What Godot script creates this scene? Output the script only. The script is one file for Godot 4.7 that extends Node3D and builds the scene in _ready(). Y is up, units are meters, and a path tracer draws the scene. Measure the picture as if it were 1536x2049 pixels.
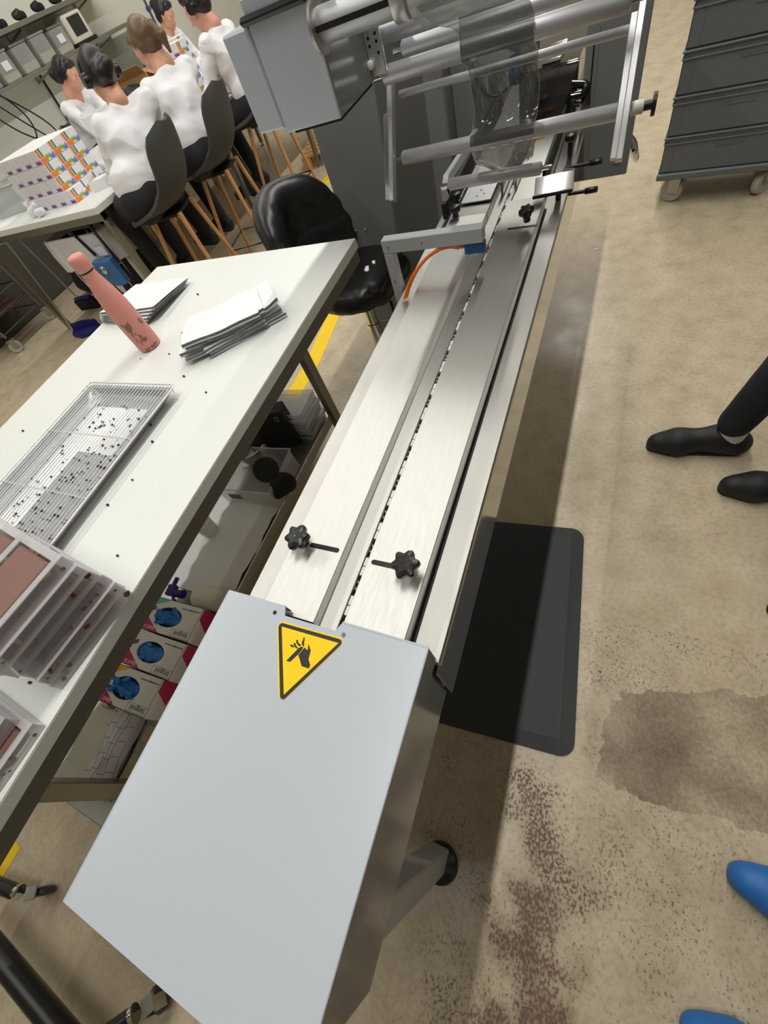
extends Node3D
# A chocolate workshop seen from over the end of a flow wrapping machine. Metres, y up; the conveyor runs along -z.


const TRI_OUT := [Vector2(-0.3924,-0.0881), Vector2(-0.2659,-0.0911), Vector2(-0.3292,0.0209)]
const TRI_MID := [Vector2(-0.3884,-0.0860), Vector2(-0.2685,-0.0887), Vector2(-0.3283,0.0179)]
const TRI_IN := [Vector2(-0.3788,-0.0808), Vector2(-0.2773,-0.0827), Vector2(-0.3280,0.0062)]
const HAND := [[Vector2(-0.3467,-0.0365), Vector2(-0.3354,-0.0590), Vector2(-0.3321,-0.0618), Vector2(-0.3288,-0.0627), Vector2(-0.3291,-0.0569), Vector2(-0.3321,-0.0502), Vector2(-0.3398,-0.0368)], [Vector2(-0.3315,-0.0494), Vector2(-0.3289,-0.0555), Vector2(-0.3268,-0.0624), Vector2(-0.3199,-0.0595), Vector2(-0.3217,-0.0649), Vector2(-0.3225,-0.0688), Vector2(-0.3182,-0.0639), Vector2(-0.3149,-0.0609), Vector2(-0.3139,-0.0544), Vector2(-0.3130,-0.0485), Vector2(-0.3068,-0.0422), Vector2(-0.3065,-0.0370), Vector2(-0.3192,-0.0367), Vector2(-0.3261,-0.0442)], [Vector2(-0.3311,-0.0632), Vector2(-0.3345,-0.0677), Vector2(-0.3343,-0.0713), Vector2(-0.3349,-0.0757), Vector2(-0.3326,-0.0750), Vector2(-0.3311,-0.0712), Vector2(-0.3309,-0.0687), Vector2(-0.3282,-0.0645)], [Vector2(-0.3353,-0.0611), Vector2(-0.3410,-0.0634), Vector2(-0.3436,-0.0657), Vector2(-0.3450,-0.0685), Vector2(-0.3420,-0.0692), Vector2(-0.3398,-0.0658), Vector2(-0.3335,-0.0640), Vector2(-0.3338,-0.0624)], [Vector2(-0.3357,-0.0572), Vector2(-0.3421,-0.0582), Vector2(-0.3448,-0.0599), Vector2(-0.3470,-0.0636), Vector2(-0.3439,-0.0641), Vector2(-0.3418,-0.0612), Vector2(-0.3365,-0.0587)], [Vector2(-0.3437,-0.0572), Vector2(-0.3475,-0.0571), Vector2(-0.3520,-0.0589), Vector2(-0.3501,-0.0602), Vector2(-0.3464,-0.0601), Vector2(-0.3443,-0.0590)]]
var taken := {}
var M := {}
var rng := RandomNumberGenerator.new()


# ---------------------------------------------------------------- mesh building
class B:
	var v := PackedVector3Array()
	var n := PackedVector3Array()
	var u := PackedVector2Array()
	var X := Transform3D.IDENTITY

	func at(t: Transform3D) -> B:
		X = t
		return self

	func tri(a: Vector3, b: Vector3, c: Vector3, ua := Vector2.ZERO, ub := Vector2.ZERO, uc := Vector2.ZERO) -> void:  # counter-clockwise seen from outside
		var nn := (b - a).cross(c - a)
		if nn.length_squared() < 1e-18:
			return
		nn = (X.basis * nn.normalized()).normalized()
		for p in [a, c, b]:
			v.append(X * p)
			n.append(nn)
		u.append_array([ua, uc, ub])

	func triN(a: Vector3, b: Vector3, c: Vector3, na: Vector3, nb: Vector3, nc: Vector3, ua := Vector2.ZERO, ub := Vector2.ZERO, uc := Vector2.ZERO) -> void:
		v.append_array([X * a, X * c, X * b])
		n.append_array([(X.basis * na).normalized(), (X.basis * nc).normalized(), (X.basis * nb).normalized()])
		u.append_array([ua, uc, ub])

	func quad(a: Vector3, b: Vector3, c: Vector3, d: Vector3, r := Rect2(0, 0, 1, 1)) -> void:
		var q := [r.position + Vector2(0, r.size.y), r.end, r.position + Vector2(r.size.x, 0), r.position]
		tri(a, b, c, q[0], q[1], q[2])
		tri(a, c, d, q[0], q[2], q[3])

	# a box with chamfered edges, c its centre, s its size
	func box(c: Vector3, s: Vector3, b := 0.0) -> B:
		var h := s * 0.5
		b = minf(b, minf(h.x, minf(h.y, h.z)) * 0.9)
		if b <= 0.0:
			for ax in 3:
				for sg in [-1.0, 1.0]:
					var e1 := Vector3.ZERO
					var e2 := Vector3.ZERO
					var e0 := Vector3.ZERO
					e0[ax] = h[ax] * sg
					e1[(ax + 1) % 3] = h[(ax + 1) % 3]
					e2[(ax + 2) % 3] = h[(ax + 2) % 3]
					if sg < 0:
						var t := e1
						e1 = e2
						e2 = t
					quad(c + e0 - e1 - e2, c + e0 + e1 - e2, c + e0 + e1 + e2, c + e0 - e1 + e2)
			return self
		var g := func(sx: float, sy: float, sz: float, ax: int) -> Vector3:
			var p := Vector3(sx * (h.x - b), sy * (h.y - b), sz * (h.z - b))
			p[ax] = [sx, sy, sz][ax] * h[ax]
			return c + p
		for ax in 3:
			var i := (ax + 1) % 3
			var j := (ax + 2) % 3
			for sg in [-1.0, 1.0]:
				var ps := []
				for q in [[-1, -1], [1, -1], [1, 1], [-1, 1]]:
					var sv := [0.0, 0.0, 0.0]
					sv[ax] = sg
					sv[i] = q[0] * sg if false else float(q[0])
					sv[j] = float(q[1])
					ps.append(g.call(sv[0], sv[1], sv[2], ax))
				if sg > 0:
					quad(ps[0], ps[1], ps[2], ps[3])
				else:
					quad(ps[1], ps[0], ps[3], ps[2])
			# edges along ax
			for si in [-1.0, 1.0]:
				for sj in [-1.0, 1.0]:
					var sv0 := [0.0, 0.0, 0.0]
					sv0[i] = si
					sv0[j] = sj
					var sv1 := sv0.duplicate()
					sv0[ax] = -1.0
					sv1[ax] = 1.0
					var a: Vector3 = g.call(sv0[0], sv0[1], sv0[2], i)
					var a2: Vector3 = g.call(sv1[0], sv1[1], sv1[2], i)
					var d: Vector3 = g.call(sv0[0], sv0[1], sv0[2], j)
					var d2: Vector3 = g.call(sv1[0], sv1[1], sv1[2], j)
					if si * sj > 0:
						quad(a, d, d2, a2)
					else:
						quad(d, a, a2, d2)
		for sx in [-1.0, 1.0]:
			for sy in [-1.0, 1.0]:
				for sz in [-1.0, 1.0]:
					var a: Vector3 = g.call(sx, sy, sz, 0)
					var d: Vector3 = g.call(sx, sy, sz, 1)
					var e: Vector3 = g.call(sx, sy, sz, 2)
					if sx * sy * sz > 0:
						tri(a, d, e)
					else:
						tri(a, e, d)
		return self

	func bar(lo: Vector3, hi: Vector3, b := 0.0) -> B:
		return box((lo + hi) * 0.5, (hi - lo).abs(), b)

	# square or flat bar between two points
	func beam(a: Vector3, b: Vector3, w: float, t: float, bev := 0.0, upv := Vector3.UP) -> B:
		var keep := X
		var z := (b - a).normalized()
		var x := upv.cross(z)
		if x.length() < 0.01:
			x = Vector3.RIGHT.cross(z)
		x = x.normalized()
		X = keep * Transform3D(Basis(x, z.cross(x), z), (a + b) * 0.5)
		box(Vector3.ZERO, Vector3(w, t, (b - a).length()), bev)
		X = keep
		return self

	# lathe about a local axis: profile of Vector2(radius, height) along y
	func lathe(pr: Array, seg := 24, o := Vector3.ZERO, flatcaps := true) -> B:
		for k in pr.size() - 1:
			var p: Vector2 = pr[k]
			var q: Vector2 = pr[k + 1]
			if p.distance_to(q) < 1e-6:
				continue
			var d := (q - p).normalized()
			var n0 := Vector2(d.y, -d.x)
			var n1 := n0
			if not flatcaps:
				pass
			if k > 0 and pr[k - 1].distance_to(p) > 1e-6:
				var dp: Vector2 = (p - pr[k - 1]).normalized()
				if dp.dot(d) > 0.7:
					n0 = (n0 + Vector2(dp.y, -dp.x)).normalized()
			if k < pr.size() - 2 and pr[k + 2].distance_to(q) > 1e-6:
				var dn: Vector2 = (pr[k + 2] - q).normalized()
				if dn.dot(d) > 0.7:
					n1 = (n1 + Vector2(dn.y, -dn.x)).normalized()
			for i in seg:
				var a0 := TAU * i / seg
				var a1 := TAU * (i + 1) / seg
				var c0 := Vector3(cos(a0), 0, sin(a0))
				var c1 := Vector3(cos(a1), 0, sin(a1))
				var y := Vector3.UP
				var A := o + c0 * p.x + y * p.y
				var Bq := o + c1 * p.x + y * p.y
				var C := o + c1 * q.x + y * q.y
				var D := o + c0 * q.x + y * q.y
				var nA := c0 * n0.x + y * n0.y
				var nB := c1 * n0.x + y * n0.y
				var nC := c1 * n1.x + y * n1.y
				var nD := c0 * n1.x + y * n1.y
				var u0 := float(i) / seg
				var u1 := float(i + 1) / seg
				var w0 := float(k) / (pr.size() - 1)
				var w1 := float(k + 1) / (pr.size() - 1)
				if p.x > 1e-6:
					triN(A, C, Bq, nA, nC, nB, Vector2(u0, 1 - w0), Vector2(u1, 1 - w1), Vector2(u1, 1 - w0))
				if q.x > 1e-6:
					triN(A, D, C, nA, nD, nC, Vector2(u0, 1 - w0), Vector2(u0, 1 - w1), Vector2(u1, 1 - w1))
		return self

	# a rod from a to b
	func rod(a: Vector3, b: Vector3, ra: float, rb := -1.0, seg := 16, bev := 0.0) -> B:
		if rb < 0:
			rb = ra
		var keep := X
		var y := (b - a)
		var L := y.length()
		y = y / L
		var x := y.cross(Vector3.UP if absf(y.y) < 0.9 else Vector3.RIGHT).normalized()
		X = keep * Transform3D(Basis(x, y, x.cross(y)), a)
		if bev > 0:
			lathe([Vector2(0, 0), Vector2(ra - bev, 0), Vector2(ra, bev), Vector2(rb, L - bev), Vector2(rb - bev, L), Vector2(0, L)], seg)
		else:
			lathe([Vector2(0, 0), Vector2(ra, 0), Vector2(rb, L), Vector2(0, L)], seg)
		X = keep
		return self

	func tube(path: Array, r: float, seg := 8, closed := false) -> B:
		var cnt := path.size()
		var rings := []
		var x := Vector3.ZERO
		for i in cnt:
			var prev: Vector3 = path[i - 1] if i > 0 else (path[cnt - 1] if closed else path[0])
			var next: Vector3 = path[i + 1] if i < cnt - 1 else (path[0] if closed else path[cnt - 1])
			var t: Vector3 = (next - prev).normalized()
			if x == Vector3.ZERO:
				x = t.cross(Vector3.UP if absf(t.y) < 0.9 else Vector3.RIGHT).normalized()
			x = (x - t * x.dot(t)).normalized()
			var y := t.cross(x)
			var ring := []
			for k in seg:
				var a := TAU * k / seg
				ring.append(x * cos(a) + y * sin(a))
			rings.append(ring)
		for i in (cnt if closed else cnt - 1):
			var j := (i + 1) % cnt
			for k in seg:
				var l := (k + 1) % seg
				var a: Vector3 = rings[i][k]
				var b: Vector3 = rings[i][l]
				var c: Vector3 = rings[j][l]
				var d: Vector3 = rings[j][k]
				triN(path[i] + a * r, path[i] + b * r, path[j] + c * r, a, b, c)
				triN(path[i] + a * r, path[j] + c * r, path[j] + d * r, a, c, d)
		if not closed:
			for e in [0, cnt - 1]:
				for k in range(1, seg - 1):
					var a: Vector3 = path[e] + rings[e][0] * r
					var b: Vector3 = path[e] + rings[e][k] * r
					var c: Vector3 = path[e] + rings[e][k + 1] * r
					if e == 0:
						tri(a, c, b)
					else:
						tri(a, b, c)
		return self

	# a polygon in x,z lifted from y0 to y1
	func prism(poly: PackedVector2Array, y0: float, y1: float) -> B:
		var p := poly
		if not Geometry2D.is_polygon_clockwise(p):
			p = p.duplicate()
			p.reverse()
		var lo := p[0]
		var hi := p[0]
		for q in p:
			lo = lo.min(q)
			hi = hi.max(q)
		var sz := (hi - lo).max(Vector2(1e-6, 1e-6))
		var ix := Geometry2D.triangulate_polygon(p)
		for k in range(0, ix.size(), 3):
			var q := [p[ix[k]], p[ix[k + 1]], p[ix[k + 2]]]
			var ar: float = (q[1] - q[0]).cross(q[2] - q[0])
			if ar < 0:
				q = [q[0], q[2], q[1]]
			var w := []
			for e in q:
				w.append((e - lo) / sz)
			# x,z with y up: positive cross means clockwise seen from above
			tri(Vector3(q[0].x, y1, q[0].y), Vector3(q[2].x, y1, q[2].y), Vector3(q[1].x, y1, q[1].y), w[0], w[2], w[1])
			tri(Vector3(q[0].x, y0, q[0].y), Vector3(q[1].x, y0, q[1].y), Vector3(q[2].x, y0, q[2].y), w[0], w[1], w[2])
		var area := 0.0
		for k in p.size():
			area += p[k].cross(p[(k + 1) % p.size()])
		for k in p.size():
			var a := p[k]
			var b := p[(k + 1) % p.size()]
			if area < 0:
				var t := a
				a = b
				b = t
			quad(Vector3(b.x, y0, b.y), Vector3(a.x, y0, a.y), Vector3(a.x, y1, a.y), Vector3(b.x, y1, b.y))
		return self

	# a smooth sheet: grid[i][j] of points; th its thickness
	func sheet(g: Array, th := 0.0) -> B:
		var R := g.size()
		var Cn: int = g[0].size()
		var nr := []
		for i in R:
			var row := []
			for j in Cn:
				var du: Vector3 = g[mini(i + 1, R - 1)][j] - g[maxi(i - 1, 0)][j]
				var dv: Vector3 = g[i][mini(j + 1, Cn - 1)] - g[i][maxi(j - 1, 0)]
				var q := du.cross(dv)
				row.append(q.normalized() if q.length() > 1e-12 else Vector3.UP)
			nr.append(row)
		for sd in ([0] if th == 0.0 else [0, 1]):
			for i in R - 1:
				for j in Cn - 1:
					var ids := [[i, j], [i + 1, j], [i + 1, j + 1], [i, j + 1]]
					var P := []
					var Nn := []
					var U := []
					for q in ids:
						var m: Vector3 = nr[q[0]][q[1]]
						P.append(g[q[0]][q[1]] - m * (th if sd == 1 else 0.0))
						Nn.append(-m if sd == 1 else m)
						U.append(Vector2(float(q[1]) / (Cn - 1), float(q[0]) / (R - 1)))
					if sd == 0:
						triN(P[0], P[1], P[2], Nn[0], Nn[1], Nn[2], U[0], U[1], U[2])
						triN(P[0], P[2], P[3], Nn[0], Nn[2], Nn[3], U[0], U[2], U[3])
					else:
						triN(P[0], P[2], P[1], Nn[0], Nn[2], Nn[1], U[0], U[2], U[1])
						triN(P[0], P[3], P[2], Nn[0], Nn[3], Nn[2], U[0], U[3], U[2])
		if th > 0.0:
			var rim := []
			for j in Cn:
				rim.append([0, j])
			for i in range(1, R):
				rim.append([i, Cn - 1])
			for j in range(Cn - 2, -1, -1):
				rim.append([R - 1, j])
			for i in range(R - 2, 0, -1):
				rim.append([i, 0])
			for k in rim.size():
				var a: Array = rim[k]
				var b: Array = rim[(k + 1) % rim.size()]
				var pa: Vector3 = g[a[0]][a[1]]
				var pb: Vector3 = g[b[0]][b[1]]
				quad(pa, pb, pb - nr[b[0]][b[1]] * th, pa - nr[a[0]][a[1]] * th)
		return self

	func add(m: Array, t := Transform3D.IDENTITY) -> B:  # another builder's arrays
		for i in m[0].size():
			v.append(X * (t * m[0][i]))
			n.append((X.basis * (t.basis * m[1][i])).normalized())
			u.append(Vector2.ZERO)
		return self

	func ball(c: Vector3, r: Vector3, seg := 14) -> B:
		var keep := X
		X = keep * Transform3D(Basis.from_scale(r), c)
		var rows := maxi(6, seg / 2)
		for i in rows:
			for j in seg:
				var f := func(ii: int, jj: int) -> Vector3:
					var th := PI * ii / rows
					var ph := TAU * jj / seg
					return Vector3(sin(th) * cos(ph), cos(th), sin(th) * sin(ph))
				var a: Vector3 = f.call(i, j)
				var b: Vector3 = f.call(i, j + 1)
				var cc: Vector3 = f.call(i + 1, j + 1)
				var d: Vector3 = f.call(i + 1, j)
				var k := Vector3(1 / (r.x * r.x), 1 / (r.y * r.y), 1 / (r.z * r.z))
				triN(a, cc, d, a * k, cc * k, d * k)
				triN(a, b, cc, a * k, b * k, cc * k)
		X = keep
		return self

	func mesh() -> ArrayMesh:
		var m := ArrayMesh.new()
		if v.is_empty():
			return m
		var a := []
		a.resize(Mesh.ARRAY_MAX)
		a[Mesh.ARRAY_VERTEX] = v
		a[Mesh.ARRAY_NORMAL] = n
		a[Mesh.ARRAY_TEX_UV] = u
		m.add_surface_from_arrays(Mesh.PRIMITIVE_TRIANGLES, a)
		return m


# smooth union of tapered capsules, meshed with surface nets. bones: [a, b, ra, rb] or with a 5th value, the blend
func blob(bones: Array, cell: float, k := 0.03) -> Array:
	var lo := Vector3.INF
	var hi := -Vector3.INF
	for b in bones:
		var r := maxf(b[2], b[3]) + k + cell * 2
		lo = lo.min(b[0] - Vector3.ONE * r).min(b[1] - Vector3.ONE * r)
		hi = hi.max(b[0] + Vector3.ONE * r).max(b[1] + Vector3.ONE * r)
	var nx := int((hi.x - lo.x) / cell) + 2
	var ny := int((hi.y - lo.y) / cell) + 2
	var nz := int((hi.z - lo.z) / cell) + 2
	var d := PackedFloat32Array()
	d.resize(nx * ny * nz)
	d.fill(9.0)
	for b in bones:
		var a: Vector3 = b[0]
		var e: Vector3 = b[1]
		var ra: float = b[2]
		var rb: float = b[3]
		var kk: float = b[4] if b.size() > 4 else k
		var r := maxf(ra, rb) + kk + cell * 2
		var l := ((a.min(e) - Vector3.ONE * r - lo) / cell).floor().max(Vector3.ZERO)
		var h := ((a.max(e) + Vector3.ONE * r - lo) / cell).ceil()
		var ab := e - a
		var L2 := maxf(ab.length_squared(), 1e-9)
		var dr := rb - ra
		for z in range(int(l.z), mini(int(h.z), nz - 1) + 1):
			for y in range(int(l.y), mini(int(h.y), ny - 1) + 1):
				var row := (z * ny + y) * nx
				for x in range(int(l.x), mini(int(h.x), nx - 1) + 1):
					var p := lo + Vector3(x, y, z) * cell - a
					var t := clampf(p.dot(ab) / L2, 0.0, 1.0)
					var nd := (p - ab * t).length() - ra - dr * t
					if nd > kk + cell * 2:
						continue
					var od := d[row + x]
					var g := maxf(kk - absf(od - nd), 0.0) / kk
					d[row + x] = minf(od, nd) - g * g * kk * 0.25
	var id := PackedInt32Array()
	id.resize(nx * ny * nz)
	id.fill(-1)
	var P := PackedVector3Array()
	var N := PackedVector3Array()
	var ox := [0, 1, nx, nx + 1, nx * ny, nx * ny + 1, nx * ny + nx, nx * ny + nx + 1]
	var corner := [Vector3(0, 0, 0), Vector3(1, 0, 0), Vector3(0, 1, 0), Vector3(1, 1, 0), Vector3(0, 0, 1), Vector3(1, 0, 1), Vector3(0, 1, 1), Vector3(1, 1, 1)]
	var edges := [[0, 1], [2, 3], [4, 5], [6, 7], [0, 2], [1, 3], [4, 6], [5, 7], [0, 4], [1, 5], [2, 6], [3, 7]]
	for z in nz - 1:
		for y in ny - 1:
			var row := (z * ny + y) * nx
			for x in nx - 1:
				var at := row + x
				if d[at] > cell * 3.0:
					continue
				var mask := 0
				for c in 8:
					if d[at + ox[c]] < 0.0:
						mask |= 1 << c
				if mask == 0 or mask == 255:
					continue
				var s := Vector3.ZERO
				var cnt := 0
				for e in edges:
					var i0: int = e[0]
					var i1: int = e[1]
					if ((mask >> i0) & 1) != ((mask >> i1) & 1):
						var d0 := d[at + ox[i0]]
						var d1 := d[at + ox[i1]]
						s += corner[i0].lerp(corner[i1], d0 / (d0 - d1))
						cnt += 1
				id[at] = P.size()
				P.append(lo + (Vector3(x, y, z) + s / cnt) * cell)
				N.append(Vector3(d[at + 1] + d[at + ox[3]] + d[at + ox[5]] + d[at + ox[7]] - d[at] - d[at + ox[2]] - d[at + ox[4]] - d[at + ox[6]],
					d[at + ox[2]] + d[at + ox[3]] + d[at + ox[6]] + d[at + ox[7]] - d[at] - d[at + 1] - d[at + ox[4]] - d[at + ox[5]],
					d[at + ox[4]] + d[at + ox[5]] + d[at + ox[6]] + d[at + ox[7]] - d[at] - d[at + 1] - d[at + ox[2]] - d[at + ox[3]]).normalized())
	var V := PackedVector3Array()
	var VN := PackedVector3Array()
	var st := [1, nx, nx * ny]
	for z in range(1, nz - 1):
		for y in range(1, ny - 1):
			var row := (z * ny + y) * nx
			for x in range(1, nx - 1):
				var at := row + x
				if id[at] < 0:
					continue
				var ins := d[at] < 0.0
				for ax in 3:
					if ins == (d[at + st[ax]] < 0.0):
						continue
					var s1: int = st[(ax + 1) % 3]
					var s2: int = st[(ax + 2) % 3]
					var q := [id[at], id[at - s1], id[at - s1 - s2], id[at - s2]]
					if q[1] < 0 or q[2] < 0 or q[3] < 0:
						continue
					var order := [0, 2, 1, 0, 3, 2] if ins else [0, 1, 2, 0, 2, 3]
					for o in order:
						V.append(P[q[o]])
						VN.append(N[q[o]])
	return [V, VN]


# folds in cloth: the mesh moved along its normals by a ridged noise, the normals bent to match
func folds(m: Array, sd: int, amp := 0.0065) -> Array:
	var f := FastNoiseLite.new()
	f.seed = sd
	f.frequency = 3.2
	f.fractal_octaves = 1
	f.domain_warp_enabled = false
	f.domain_warp_amplitude = 0.06
	f.domain_warp_frequency = 5.0
	var h := func(p: Vector3) -> float:
		return amp * (1.0 - 2.2 * absf(f.get_noise_3d(p.x * 1.3 + p.y * 0.5, p.y * 1.7 - p.x * 0.3, p.z * 1.3 + p.y * 0.4)))
	var v: PackedVector3Array = m[0]
	var n: PackedVector3Array = m[1]
	var done := {}
	for i in v.size():
		var p := v[i]
		if not done.has(p):
			var c: float = h.call(p)
			var e := 0.006
			var g := Vector3(h.call(p + Vector3(e, 0, 0)) - c, h.call(p + Vector3(0, e, 0)) - c, h.call(p + Vector3(0, 0, e)) - c) / e
			var q := n[i]
			done[p] = [p + q * c, (q - (g - q * g.dot(q))).normalized()]
		v[i] = done[p][0]
		n[i] = done[p][1]
	return [v, n]


# ---------------------------------------------------------------- naming
func numbered(called: String, parent: Node = self) -> String:
	var key := str(parent.get_instance_id()) + called
	taken[key] = taken.get(key, -1) + 1
	return called if taken[key] == 0 else "%s_%03d" % [called, taken[key]]


func obj(called: String, b, m: Material, parent: Node = self) -> MeshInstance3D:
	var o := MeshInstance3D.new()
	o.mesh = b.mesh() if b is B else b
	o.material_override = m
	o.name = numbered(called, parent)
	parent.add_child(o, true)
	return o


func tag(o: Node, label: String, category: String, group := "") -> Node:
	o.set_meta("label", label)
	o.set_meta("category", category)
	if group:
		o.set_meta("group", group)
	return o


func thing(called: String, label: String, category: String, at := Vector3.ZERO, turn := 0.0, group := "") -> Node3D:
	var o := Node3D.new()
	o.name = numbered(called)
	add_child(o, true)
	o.position = at
	o.rotation.y = turn
	tag(o, label, category, group)
	return o


func dup(src: Node3D, at: Vector3, turn: float, label: String, group := "") -> Node3D:
	var base := String(src.name).rstrip("0123456789").rstrip("_")
	var o: Node3D = src.duplicate()
	o.name = numbered(base)
	add_child(o, true)
	o.position = at
	o.rotation.y = turn
	o.set_meta("label", label)
	if group:
		o.set_meta("group", group)
	return o


func struct(called: String, b, m: Material, parent: Node = self) -> MeshInstance3D:
	var o := obj(called, b, m, parent)
	if parent == self:
		o.set_meta("kind", "structure")
	return o


func nb() -> B:
	return B.new()


func T(p: Vector3, yaw := 0.0, pitch := 0.0, roll := 0.0) -> Transform3D:
	return Transform3D(Basis.from_euler(Vector3(pitch, yaw, roll)), p)


# ---------------------------------------------------------------- materials
func mat(c: Color, rough := 0.6, metal := 0.0) -> StandardMaterial3D:
	var m := StandardMaterial3D.new()
	m.albedo_color = c
	m.roughness = rough
	m.metallic = metal
	return m


func rgb(r: int, g: int, b: int) -> Color:
	return Color8(r, g, b)


func clear(c: Color, a: float, rough := 0.1) -> StandardMaterial3D:
	var m := mat(Color(c.r, c.g, c.b, a), rough)
	m.transparency = BaseMaterial3D.TRANSPARENCY_ALPHA
	m.cull_mode = BaseMaterial3D.CULL_DISABLED
	return m


func noise(sd: int, freq: float, cols: Array, size := 512, oct := 4, kind := FastNoiseLite.TYPE_SIMPLEX_SMOOTH) -> NoiseTexture2D:
	var f := FastNoiseLite.new()
	f.seed = sd
	f.noise_type = kind
	f.frequency = freq
	f.fractal_octaves = oct
	var g := Gradient.new()
	var offs := PackedFloat32Array()
	var cs := PackedColorArray()
	for i in cols.size():
		offs.append(float(i) / (cols.size() - 1))
		cs.append(cols[i])
	g.offsets = offs
	g.colors = cs
	var t := NoiseTexture2D.new()
	t.width = size
	t.height = size
	t.seamless = true
	t.noise = f
	t.color_ramp = g
	return t


func grey(x: float) -> Color:
	return Color(x, x, x)


func tri_mat(m: StandardMaterial3D, scale: Vector3, world := true) -> StandardMaterial3D:
	m.uv1_triplanar = true
	m.uv1_world_triplanar = world
	m.uv1_scale = scale
	return m


func materials() -> void:
	# floor: mottled sealed screed
	M.floor = mat(Color.WHITE, 0.42)
	M.floor.albedo_texture = noise(3, 0.012, [rgb(182, 165, 137), rgb(197, 180, 152), rgb(204, 187, 159), rgb(212, 196, 169)], 1024, 8)
	M.floor.roughness_texture = noise(5, 0.01, [grey(0.62), grey(0.85), grey(1)], 512, 5)
	M.floor.heightmap_enabled = false
	M.floor.detail_enabled = true
	M.floor.detail_blend_mode = BaseMaterial3D.BLEND_MODE_MUL
	M.floor.detail_albedo = noise(6, 0.16, [grey(0.87), grey(0.96), grey(1.0), grey(1.0)], 512, 4)
	tri_mat(M.floor, Vector3.ONE * 0.6)
	M.wall = mat(rgb(226, 224, 211), 0.85)
	M.ceiling = mat(rgb(140, 140, 137), 0.9)
	M.hall = mat(rgb(120, 118, 108), 0.9)
	M.white_table = mat(rgb(234, 236, 231), 0.3)
	M.edge = mat(rgb(226, 226, 220), 0.45)
	M.yellow_line = mat(rgb(246, 205, 10), 0.5)
	# brushed steel, the grain along z
	M.steel = mat(Color.WHITE, 0.56, 1.0)
	M.steel.anisotropy_enabled = true
	M.steel.anisotropy = -0.9
	M.steel.albedo_texture = noise(11, 0.02, [Color(0.87, 0.862, 0.842), Color(0.885, 0.877, 0.857), Color(0.892, 0.884, 0.864)], 512, 3)
	M.steel.roughness_texture = noise(12, 0.03, [grey(0.86), grey(0.94), grey(1)], 512, 3)
	tri_mat(M.steel, Vector3(12, 12, 1.2))
	M.steel_deck = mat(Color.WHITE, 0.56, 1.0)
	M.steel_deck.anisotropy_enabled = true
	M.steel_deck.anisotropy = -0.9
	M.steel_deck.albedo_texture = noise(13, 0.012, [Color(0.83, 0.822, 0.802), Color(0.845, 0.837, 0.817), Color(0.855, 0.847, 0.827)], 512, 3)
	M.steel_deck.roughness_texture = noise(14, 0.008, [grey(0.93), grey(0.97), grey(1)], 512, 2)
	tri_mat(M.steel_deck, Vector3(3, 3, 0.9))
	M.steel_side = mat(rgb(196, 196, 190), 0.10, 1.0)
	M.steel_dull = mat(rgb(176, 175, 168), 0.42, 1.0)
	M.steel_mirror = mat(rgb(215, 215, 215), 0.06, 1.0)
	M.alu = mat(rgb(206, 207, 208), 0.4, 0.85)
	M.alu_roll = mat(rgb(196, 196, 199), 0.45, 0.6)
	M.grey_paint = mat(rgb(190, 196, 204), 0.33)
	M.grey_paint.clearcoat_enabled = true
	M.grey_paint.clearcoat = 0.35
	M.grey_paint.clearcoat_roughness = 0.12
	M.grey_paint.roughness_texture = noise(17, 0.2, [grey(0.85), grey(1)], 256, 2)
	tri_mat(M.grey_paint, Vector3.ONE * 6)
	M.grey_gloss = mat(rgb(128, 130, 126), 0.12)
	M.grey_dark = mat(rgb(124, 127, 127), 0.45)
	M.grey_bracket = mat(rgb(172, 175, 178), 0.45)
	M.black = mat(rgb(22, 22, 23), 0.35)
	M.black_matt = mat(rgb(28, 28, 28), 0.75)
	M.black_gloss = mat(rgb(14, 14, 15), 0.12)
	M.white_plastic = mat(rgb(232, 232, 226), 0.4)
	M.lug = mat(rgb(225, 223, 214), 0.45)
	M.blue_sensor = mat(rgb(28, 82, 132), 0.4)
	M.orange = mat(rgb(235, 112, 30), 0.4)
	M.yellow = mat(rgb(255, 210, 0), 0.35)
	M.ink = mat(rgb(26, 22, 16), 0.5)
	M.mat_rubber = mat(rgb(66, 67, 69), 0.7)
	M.mat_rubber.albedo_texture = noise(21, 0.25, [grey(0.75), grey(0.95), grey(1)], 256, 3)
	tri_mat(M.mat_rubber, Vector3.ONE * 3)
	M.pink = mat(rgb(226, 150, 138), 0.55)
	M.chip = mat(rgb(146, 104, 94), 0.45, 0.2)
	M.paper = mat(rgb(238, 239, 242), 0.6)
	M.paper.backlight_enabled = true
	M.paper.backlight = Color(0.12, 0.12, 0.12)
	M.foil = mat(rgb(178, 180, 182), 0.45, 0.2)
	M.chocolate = mat(rgb(130, 94, 85), 0.45)
	M.dark_choc = mat(rgb(52, 30, 26), 0.45)
	M.fruit = mat(rgb(112, 48, 36), 0.5)
	M.nut = mat(rgb(206, 160, 118), 0.6)
	M.poly = clear(rgb(222, 218, 220), 0.22, 0.15)
	M.poly_edge = clear(rgb(228, 226, 228), 0.42, 0.2)
	M.film = clear(rgb(120, 122, 120), 0.52, 0.12)
	M.film.metallic = 0.35
	M.film_edge = clear(rgb(235, 235, 235), 0.45, 0.2)
	M.smoke = clear(rgb(40, 34, 26), 0.72, 0.04)
	M.clear_bag = clear(rgb(215, 218, 220), 0.28, 0.15)
	M.crate = mat(rgb(104, 110, 113), 0.5)
	M.wheel_grey = mat(rgb(190, 186, 178), 0.55)
	M.wood = mat(Color.WHITE, 0.5)
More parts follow.
